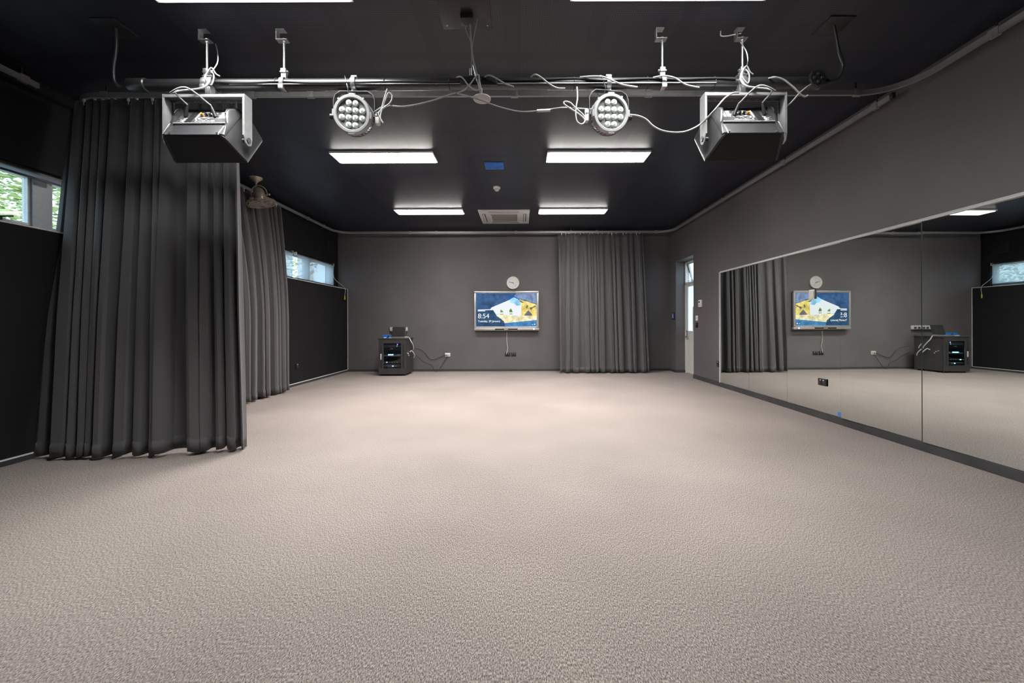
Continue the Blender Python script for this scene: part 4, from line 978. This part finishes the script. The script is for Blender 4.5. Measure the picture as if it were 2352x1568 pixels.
def mottle(m, col, amt):
    nt = m.node_tree; tc = nt.nodes.new('ShaderNodeTexCoord'); n = nt.nodes.new('ShaderNodeTexNoise'); n.inputs['Scale'].default_value = 9; n.inputs['Detail'].default_value = 8; n.inputs['Roughness'].default_value = .65
    nt.links.new(tc.outputs['Object'], n.inputs['Vector']); r = nt.nodes.new('ShaderNodeMapRange'); r.inputs['From Min'].default_value = .35; r.inputs['From Max'].default_value = .65
    r.inputs['To Min'].default_value = 1 - amt; r.inputs['To Max'].default_value = 1 + amt; nt.links.new(n.outputs['Fac'], r.inputs['Value'])
    s_ = nt.nodes.new('ShaderNodeVectorMath'); s_.operation = 'SCALE'; s_.inputs[0].default_value = col; nt.links.new(r.outputs['Result'], s_.inputs['Scale']); nt.links.new(s_.outputs['Vector'], nt.nodes['Emission'].inputs['Color'])
for nm, c in (('p_cave', (66, 98, 142)), ('p_glow', (242, 248, 252)), ('p_sky', (160, 218, 248)), ('p_rim', (28, 118, 216)), ('p_sand', (250, 240, 196)), ('p_rock', (236, 214, 122)), ('p_gap', (112, 112, 116)), ('p_dark', (54, 84, 118)), ('p_sea', (82, 142, 196)), ('p_tree', (104, 150, 70)), ('p_text', (255, 255, 255)), ('p_haze', (130, 150, 186))): emis(nm, s2l(*c), SC); mottle(MATS[nm], s2l(*c), 0 if nm in ('p_text', 'p_glow') else .35)
order = ['p_cave', 'p_haze', 'p_rim', 'p_glow', 'p_sky', 'p_sand', 'p_rock', 'p_gap', 'p_dark', 'p_sea', 'p_tree', 'p_text']
def rag(pts, amt, seed):
    r = random.Random(seed); out = []
    for (a, b), (c, d) in zip(pts, pts[1:] + pts[:1]):
        for k in range(4):
            u = k / 4; out.append((a + (c - a) * u + (r.uniform(-amt, amt) if k else 0), b + (d - b) * u + (r.uniform(-amt, amt) if k else 0)))
    return out
polys = [('p_cave', [(245, 385), (1225, 385), (1225, 920), (245, 920)]),
 ('p_haze', rag([(900, 385), (1225, 385), (1225, 560), (1080, 510), (930, 470), (860, 430)], 6, 1)),
 ('p_rim', rag([(500, 606), (620, 572), (690, 555), (770, 470), (850, 438), (930, 470), (900, 560), (560, 640)], 4, 2)),
 ('p_glow', rag([(468, 645), (500, 610), (690, 578), (780, 495), (850, 455), (920, 478), (965, 525), (1010, 600), (1010, 745), (900, 752), (700, 730), (540, 725), (500, 690)], 3, 3)),
 ('p_sky', rag([(790, 510), (850, 458), (920, 480), (965, 530), (975, 575), (900, 590), (850, 545), (810, 548)], 4, 4)),
 ('p_rock', rag([(940, 478), (1080, 520), (1225, 572), (1225, 765), (975, 758), (1000, 690), (1012, 600), (965, 525)], 5, 5)),
 ('p_gap', rag([(1012, 752), (1050, 700), (1085, 660), (1130, 700), (1155, 748)], 4, 6)), ('p_gap', rag([(1050, 620), (1066, 570), (1084, 590), (1070, 630)], 3, 7)), ('p_gap', rag([(1110, 620), (1210, 585), (1215, 592), (1130, 655)], 3, 8)), ('p_gap', rag([(950, 500), (1010, 530), (1000, 542), (955, 520)], 3, 12)),
 ('p_sand', rag([(540, 728), (700, 728), (900, 752), (1010, 745), (1225, 745), (1225, 818), (705, 866), (620, 790)], 2, 9)),
 ('p_sea', [(705, 866), (1225, 816), (1225, 920), (705, 920)]),
 ('p_dark', rag([(245, 655), (520, 655), (540, 728), (620, 778), (690, 830), (708, 920), (245, 920)], 4, 10)),
 ('p_tree', rag([(635, 690), (645, 660), (640, 645), (672, 668), (686, 692)], 3, 11)), ('p_tree', rag([(782, 690), (785, 655), (806, 625), (828, 655), (832, 690)], 4, 12)), ('p_gap', [(630, 718), (686, 718), (686, 727), (630, 727)]), ('p_gap', [(782, 712), (832, 712), (832, 722), (782, 722)]),
 ('p_text', [(272, 646), (480, 642), (480, 654), (272, 658)]), ('p_text', [(272, 662), (392, 662), (392, 674), (272, 674)]),
 ('p_text', [(1143, 896), (1158, 880), (1160, 896)]), ('p_text', [(1176, 880), (1202, 880), (1196, 896), (1182, 896)])]
bm = BM()
for i, (mm, pts) in enumerate(polys):
    yy = ys - .0006 - i * .00012
    vs = [bm.verts.new((sx0 + (x - 245) / 980 * (sx1 - sx0), yy, sz0 + (920 - y) / 535 * (sz1 - sz0))) for x, y in pts]
    fc = bm.faces.new(vs); fc.material_index = order.index(mm)
bmesh.ops.triangulate(bm, faces=list(bm.faces))
obj('picture', bm, order, scr, smooth=False)
def to_mesh(o, name):
    bpy.context.view_layer.update(); dg = bpy.context.evaluated_depsgraph_get()
    me = bpy.data.meshes.new_from_object(o.evaluated_get(dg)); cu = o.data; bpy.data.objects.remove(o); bpy.data.curves.remove(cu)
    me.name = name; q = bpy.data.objects.new(name, me); C.objects.link(q); return q
def text(body, x, y, size, ext=.0004, par=None, m='p_text', ycoord=None, bold=0):
    cu = bpy.data.curves.new('lettering', 'FONT'); cu.body = body; cu.size = size; cu.extrude = ext; cu.offset = bold
    o = bpy.data.objects.new('lettering', cu); C.objects.link(o); cu.materials.append(MATS[m])
    o = to_mesh(o, 'lettering'); org = ORG.get(par.name, Vector()); o.parent = par; o.location = Vector((x, ycoord, y)) - org; o.rotation_euler = (PI / 2, 0, 0); return o
ux = lambda x: sx0 + (x - 245) / 980 * (sx1 - sx0)
uz = lambda y: sz0 + (920 - y) / 535 * (sz1 - sz0)
text('8:54', ux(272), uz(786), .155, par=scr, ycoord=ys - .0045)
text('Tuesday, 29 January', ux(274), uz(848), .064, par=scr, ycoord=ys - .0045, bold=.0006)

cc = Vector((-.207, YB - .001, 2.045))
t = thing('wall_clock', 'round white wall clock above the display', 'clock', cc)
R_ = Matrix.Translation(cc) @ Matrix.Rotation(PI / 2, 4, 'X')
bm = BM(); lathe(bm, [(.132, 0), (.146, .004), (.148, .022), (.142, .034), (.134, .034), (.130, .024), (0, .024)], 48, R_); obj('rim', bm, 'white_plastic', t)
bm = BM(); lathe(bm, [(0, .0255), (.131, .0255), (.131, .022), (0, .022)], 48, R_); fc = obj('clock_face', bm, 'clock_face', t)
bm = BM()
for k in range(60):
    a = 2 * PI * k / 60; M_ = R_ @ Matrix.Rotation(a, 4, 'Z'); big = k % 5 == 0
    q = BM(); box(q, -.0025 if big else -.0008, .0025 if big else .0008, .112 if not big else .104, .122, .0255, .0262); merge(bm, q, M_)
obj('minute_marks', bm, 'clock_tick', fc, smooth=False)
for k in range(1, 13):
    a = PI / 2 - 2 * PI * k / 12; s = str(k)
    cu = bpy.data.curves.new('numeral', 'FONT'); cu.body = s; cu.size = .030; cu.align_x = 'CENTER'; cu.align_y = 'CENTER'; cu.extrude = .0003; cu.materials.append(MATS['clock_tick'])
    o = bpy.data.objects.new('numeral', cu); C.objects.link(o); o = to_mesh(o, 'numeral'); o.parent = fc; o.location = (.086 * math.cos(a), -.0262, .086 * math.sin(a)); o.rotation_euler = (PI / 2, 0, 0)
for nm, ang, l, w_, zz in (('hour_hand', 101, .062, .007, .028), ('minute_hand', 102, .100, .0045, .0295), ('second_hand', -50, .105, .0018, .031)):
    a = math.radians(ang - 90)
    if nm != 'second_hand': a = math.radians(168 - 90 + (2 if nm == 'hour_hand' else 0))
    else: a = math.radians(-48 - 90)
    bm = BM(); q = BM(); prism(q, [(-w_, -.018), (w_, -.018), (w_ * .6, l), (-w_ * .6, l)], .001); merge(bm, q, R_ @ Matrix.Translation((0, 0, zz)) @ Matrix.Rotation(a, 4, 'Z')); obj(nm, bm, 'clock_ink', t, smooth=False)
bm = BM(); cyl(bm, cc + Vector((0, -.024, 0)), cc + Vector((0, -.034, 0)), .007, 14); obj('hub', bm, 'clock_ink', t)

wall_plate('power_outlet', (-.338, YB, .387), .115, .085, .014, 'y', 'black power outlet under the display with a white lead plugged in', 'power outlet', 'black_plastic', sock('satin_black', 'offwhite'), group='black outlets under the display')
wall_plate('power_outlet', (-.197, YB, .387), .115, .085, .014, 'y', 'black power outlet under the display, right one with nothing plugged in', 'power outlet', 'black_plastic', sock('satin_black', 'offwhite'), group='black outlets under the display')
cable('thin white lead hanging from display down to black outlet', [(1164, 762, 9.08), (1164, 785, 9.085), (1166, 798, 9.085), (1164, 809, 9.075), (1163, 813, 9.07)], .006, 'cable_white')
wall_plate('power_outlet', (-1.727, YB, .385), .12, .085, .016, 'y', 'white power outlet low on back wall between rack and display', 'power outlet', 'white_plastic', (('socket_face', -.03, -.006, .036, .036, 'offwhite'), ('black_plug', -.012, -.012, .02, .03, 'black_plastic'), ('black_plug', .030, -.010, .016, .02, 'black_plastic')))
# strip of outlets behind the laptop
t = thing('outlet_strip', 'white four gang outlet strip on back wall behind the laptop', 'power outlet', (-2.87, YB, 1.0))
bm = BM(); bbox(bm, -3.05, -2.655, YB - .05, YB, .932, 1.026, .006); obj('trunking', bm, 'white_plastic', t)
for i in range(4):
    x = -2.99 + i * .094
    bm = BM(); bbox(bm, x - .042, x + .042, YB - .056, YB - .049, .940, 1.018, .003); g = obj('outlet', bm, 'offwhite', t)
    bm = BM()
    if i: bbox(bm, x - .022, x + .022, YB - .075, YB - .054, .958, .988, .005)
    else: box(bm, x - .012, x + .012, YB - .058, YB - .055, .994, 1.007)
    obj('plug' if i else 'switch', bm, 'black_plastic', g)

# ================================================================== EQUIPMENT RACK
rx0, rx1, ry0, ry1, rz0, rz1 = -3.045, -2.465, 8.315, 8.84, .035, .800
t = thing('equipment_rack', 'black equipment rack cabinet with glass door against the back wall', 'rack cabinet', ((rx0 + rx1) / 2, (ry0 + ry1) / 2, 0))
bm = BM()
box(bm, rx0, rx0 + .02, ry0 + .03, ry1, rz0, rz1 - .03); box(bm, rx1 - .02, rx1, ry0 + .03, ry1, rz0, rz1 - .03); box(bm, rx0 + .02, rx1 - .02, ry1 - .02, ry1, rz0, rz1 - .03); box(bm, rx0 + .02, rx1 - .02, ry0 + .03, ry1 - .02, rz0, rz0 + .02)
bd = obj('body', bm, 'rack_black', t, smooth=False)
bm = BM(); bbox(bm, rx0 - .012, rx1 + .012, ry0 - .005, ry1 + .005, rz1 - .030, rz1, .006); obj('top', bm, 'rack_black', t)
bm = BM(); wx0, wx1, wz0, wz1 = rx0 + .105, rx1 - .105, .160, .690
for q in ((rx0, rx1, rz0, wz0), (rx0, rx1, wz1, rz1 - .034), (rx0, wx0, wz0, wz1), (wx1, rx1, wz0, wz1)): box(bm, q[0], q[1], ry0, ry0 + .022, q[2], q[3])
dd = obj('door', bm, 'rack_black', t, smooth=False)
bm = BM(); box(bm, wx0, wx1, ry0 + .010, ry0 + .014, wz0, wz1); obj('door_glass', bm, 'rack_glass', dd, smooth=False)
bm = BM(); bbox(bm, rx0 + .036, rx0 + .064, ry0 - .010, ry0 + .002, .345, .470, .005); obj('door_handle', bm, 'offwhite', dd)
bm = BM()
for x in (rx0 + .045, rx1 - .065): bbox(bm, x, x + .02, ry0 - .004, ry0 + .002, .17, .66, .003)
obj('door_ribs', bm, 'black_plastic', dd)
for x in (rx0 + .05, rx1 - .05):
    for y in (ry0 + .06, ry1 - .05): bm = BM(); cyl(bm, (x, y, 0), (x, y, rz0), .02, 12); obj('foot', bm, 'black_plastic', t)
ix0, ix1 = rx0 + .08, rx1 - .08; iy0, iy1 = ry0 + .05, ry1 - .08
sh = {}
for z in (.185, .275, .41, .545, .595):
    bm = BM(); box(bm, rx0 + .02, rx1 - .02, iy0, iy1, z - .006, z); obj('shelf', bm, 'rack_inside', t, smooth=False)
def unit(name, z0, z1, label, m, y0=iy0):
    u = thing(name, label, 'rack equipment', ((ix0 + ix1) / 2, y0, z0)); bm = BM(); bbox(bm, ix0, ix1, y0, iy1 - .05, z0, z1, .004); o = obj('case', bm, m, u); return u
u = unit('rack_amplifier', .595, .672, 'perforated grey amplifier at top of the rack with blue light', 'gear_grey')
bm = BM()
for i in range(22):
    for j in range(3): box(bm, ix0 + .02 + i * .0115, ix0 + .026 + i * .0115, iy0 - .002, iy0, .605 + j * .018, .616 + j * .018)
obj('front_holes', bm, 'gear_light', u, smooth=False)
bm = BM(); cyl(bm, (ix1 - .115, iy0 + .002, .664), (ix1 - .115, iy0 - .008, .664), .008, 12); obj('blue_light', bm, 'led_blue', u)
bm = BM(); cyl(bm, (ix1 - .125, iy0 + .002, .628), (ix1 - .125, iy0 - .006, .628), .007, 12); obj('green_light', bm, 'led_green', u)
bm = BM()
for x in (ix1 - .075, ix1 - .05): cyl(bm, (x, iy0 + .002, .630), (x, iy0 - .012, .630), .010, 14)
obj('knobs', bm, 'gear_light', u)
u = unit('rack_player', .545, .583, 'slim black rack unit with white label below the amplifier', 'black_plastic')
bm = BM(); box(bm, ix0 + .155, ix0 + .215, iy0 - .002, iy0, .566, .580); obj('label_strip', bm, 'white_plastic', u, smooth=False)
u = unit('network_switch', .410, .435, 'flat grey rack tray carrying lit blue devices, middle of rack', 'gear_light', iy0 + .01)
bm = BM(); bbox(bm, ix0 + .10, ix0 + .20, iy0 + .006, iy0 + .05, .435, .452, .003); obj('cyan_device', bm, 'led_cyan', u)
bm = BM()
for i in range(5): bbox(bm, ix1 - .13 + i * .024, ix1 - .115 + i * .024, iy0 + .01, iy0 + .03, .436, .452 + .006 * (i % 2), .003)
obj('plugs', bm, 'white_plastic', u)
u = unit('rack_mixer', .275, .298, 'dark rack mixer with coloured plugs and leads in lower rack', 'gear_grey')
for i, mm in enumerate(('orange', 'led_cyan', 'gear_light', 'yellow', 'gear_light', 'white_plastic')):
    bm = BM(); x = ix0 + .025 + i * .055; cyl(bm, (x, iy0 + .002, .285), (x, iy0 - .018, .285), .008, 10); obj('plug', bm, mm, u)
bm = BM(); tube(bm, [(ix0 + .22, iy0 - .01, .30), (ix0 + .30, iy0 + .0, .325), (ix1 - .02, iy0 + .01, .345)], .004, 6); obj('patch_lead', bm, 'cable_grey', u)
u = unit('rack_power_unit', .185, .222, 'silver rack power unit with blue light at bottom of rack', 'gear_light')
bm = BM()
for i in range(7): box(bm, ix0 + .02 + i * .022, ix0 + .035 + i * .022, iy0 - .003, iy0, .192, .214)
box(bm, ix1 - .13, ix1 - .015, iy0 - .003, iy0, .192, .214); obj('sockets', bm, 'black_plastic', u, smooth=False)
bm = BM(); cyl(bm, (ix0 + .205, iy0 + .002, .205), (ix0 + .205, iy0 - .006, .205), .010, 12); obj('blue_light', bm, 'led_cyan', u)

# laptop etc. on top
lpx0, lpx1, lz = -2.875, -2.575, rz1
t = thing('laptop', 'open laptop with dark screen on top of the rack', 'laptop', ((lpx0 + lpx1) / 2, 8.55, lz))
bm = BM(); bbox(bm, lpx0, lpx1, 8.42, 8.64, lz, lz + .020, .005); bs = obj('base', bm, 'laptop_grey', t)
bm = BM(); box(bm, lpx0 + .02, lpx1 - .02, 8.50, 8.62, lz + .020, lz + .0215); obj('keyboard', bm, 'black_plastic', bs, smooth=False)
bm = BM(); box(bm, (lpx0 + lpx1) / 2 - .045, (lpx0 + lpx1) / 2 + .045, 8.435, 8.49, lz + .020, lz + .0212); obj('trackpad', bm, 'gear_light', bs, smooth=False)
M_ = Matrix.Translation(((lpx0 + lpx1) / 2, 8.635, lz + .020)) @ Matrix.Rotation(-.30, 4, 'X')
bm = BM(); q = BM(); bbox(q, -.15, .15, -.004, .004, 0, .228, .003); merge(bm, q, M_); ld = obj('lid', bm, 'black_plastic', t)
bm = BM(); q = BM(); box(q, -.136, .136, -.0052, -.0035, .014, .215); merge(bm, q, M_); obj('screen', bm, 'laptop_screen', ld, smooth=False)
t = thing('blue_case', 'small bright blue box left of the laptop on the rack', 'box', (-2.99, 8.60, rz1))
bm = BM(); bbox(bm, -3.045, -2.885, 8.55, 8.66, rz1, rz1 + .062, .006); obj('shell', bm, 'blue_plastic', t)
bm = BM(); bbox(bm, -3.047, -2.883, 8.548, 8.662, rz1 + .048, rz1 + .066, .004); obj('lid', bm, 'blue_plastic', t)
bm = BM(); bbox(bm, -2.935, -2.895, 8.538, 8.55, rz1 + .022, rz1 + .048, .004); obj('clasp', bm, 'black_plastic', t)
bm = BM(); bbox(bm, -2.985, -2.945, 8.45, 8.52, rz1, rz1 + .016, .005); tag(obj('computer_mouse', bm, 'white_plastic'), 'small white gadget in front of blue box on the rack', 'computer mouse')
bm = BM(); bbox(bm, -2.84, -2.80, 8.36, 8.40, rz1, rz1 + .012, .004); tag(obj('usb_adapter', bm, 'white_plastic'), 'tiny white adapter before the laptop on the rack', 'adapter')
# cables of the rack
def wcable(label, pts, r, m): bm = BM(); tube(bm, pts, r, 8); return tag(obj('cable', bm, m), label, 'cable')
wcable('white cable curving from the laptop down the side of rack', [(lpx1, 8.56, lz + .012), (-2.47, 8.54, lz + .006), (-2.42, 8.55, .72), (-2.395, 8.60, .64), (-2.405, 8.68, .55), (-2.44, 8.72, .515)], .010, 'cable_white')
wcable('white cable loop leaving the rack side, lower one', [(-2.463, 8.62, .50), (-2.43, 8.63, .508), (-2.395, 8.66, .46), (-2.385, 8.70, .40), (-2.415, 8.74, .345)], .010, 'cable_white')
wcable('dark power lead draped on back wall from rack to white outlet, upper', [(-2.44, 8.90, .55), (-2.34, 9.04, .50), (-2.24, 9.075, .42), (-2.19, 9.08, .34), (-2.14, 9.08, .29), (-2.05, 9.075, .27), (-1.92, 9.08, .32), (-1.80, 9.075, .37), (-1.745, 9.07, .375)], .006, 'cable_black')
wcable('dark power lead sagging to floor between rack and white outlet, lower', [(-2.44, 8.92, .40), (-2.36, 9.04, .30), (-2.28, 9.06, .22), (-2.16, 9.07, .17), (-2.08, 9.06, .13), (-2.02, 9.03, .03), (-1.95, 9.02, .012), (-1.88, 9.05, .10), (-1.80, 9.075, .24), (-1.725, 9.07, .345)], .006, 'cable_black')
bm = BM()
for (x, y, z) in ((-2.463, 8.42, .475), (-2.463, 8.47, .455), (-2.463, 8.50, .42), (-2.463, 8.60, .49)): bbox(bm, x - .002, x + .012, y - .012, y + .012, z - .008, z + .008, .003)
o = obj('rack_side_plugs', bm, 'white_plastic', bpy.data.objects['equipment_rack'])
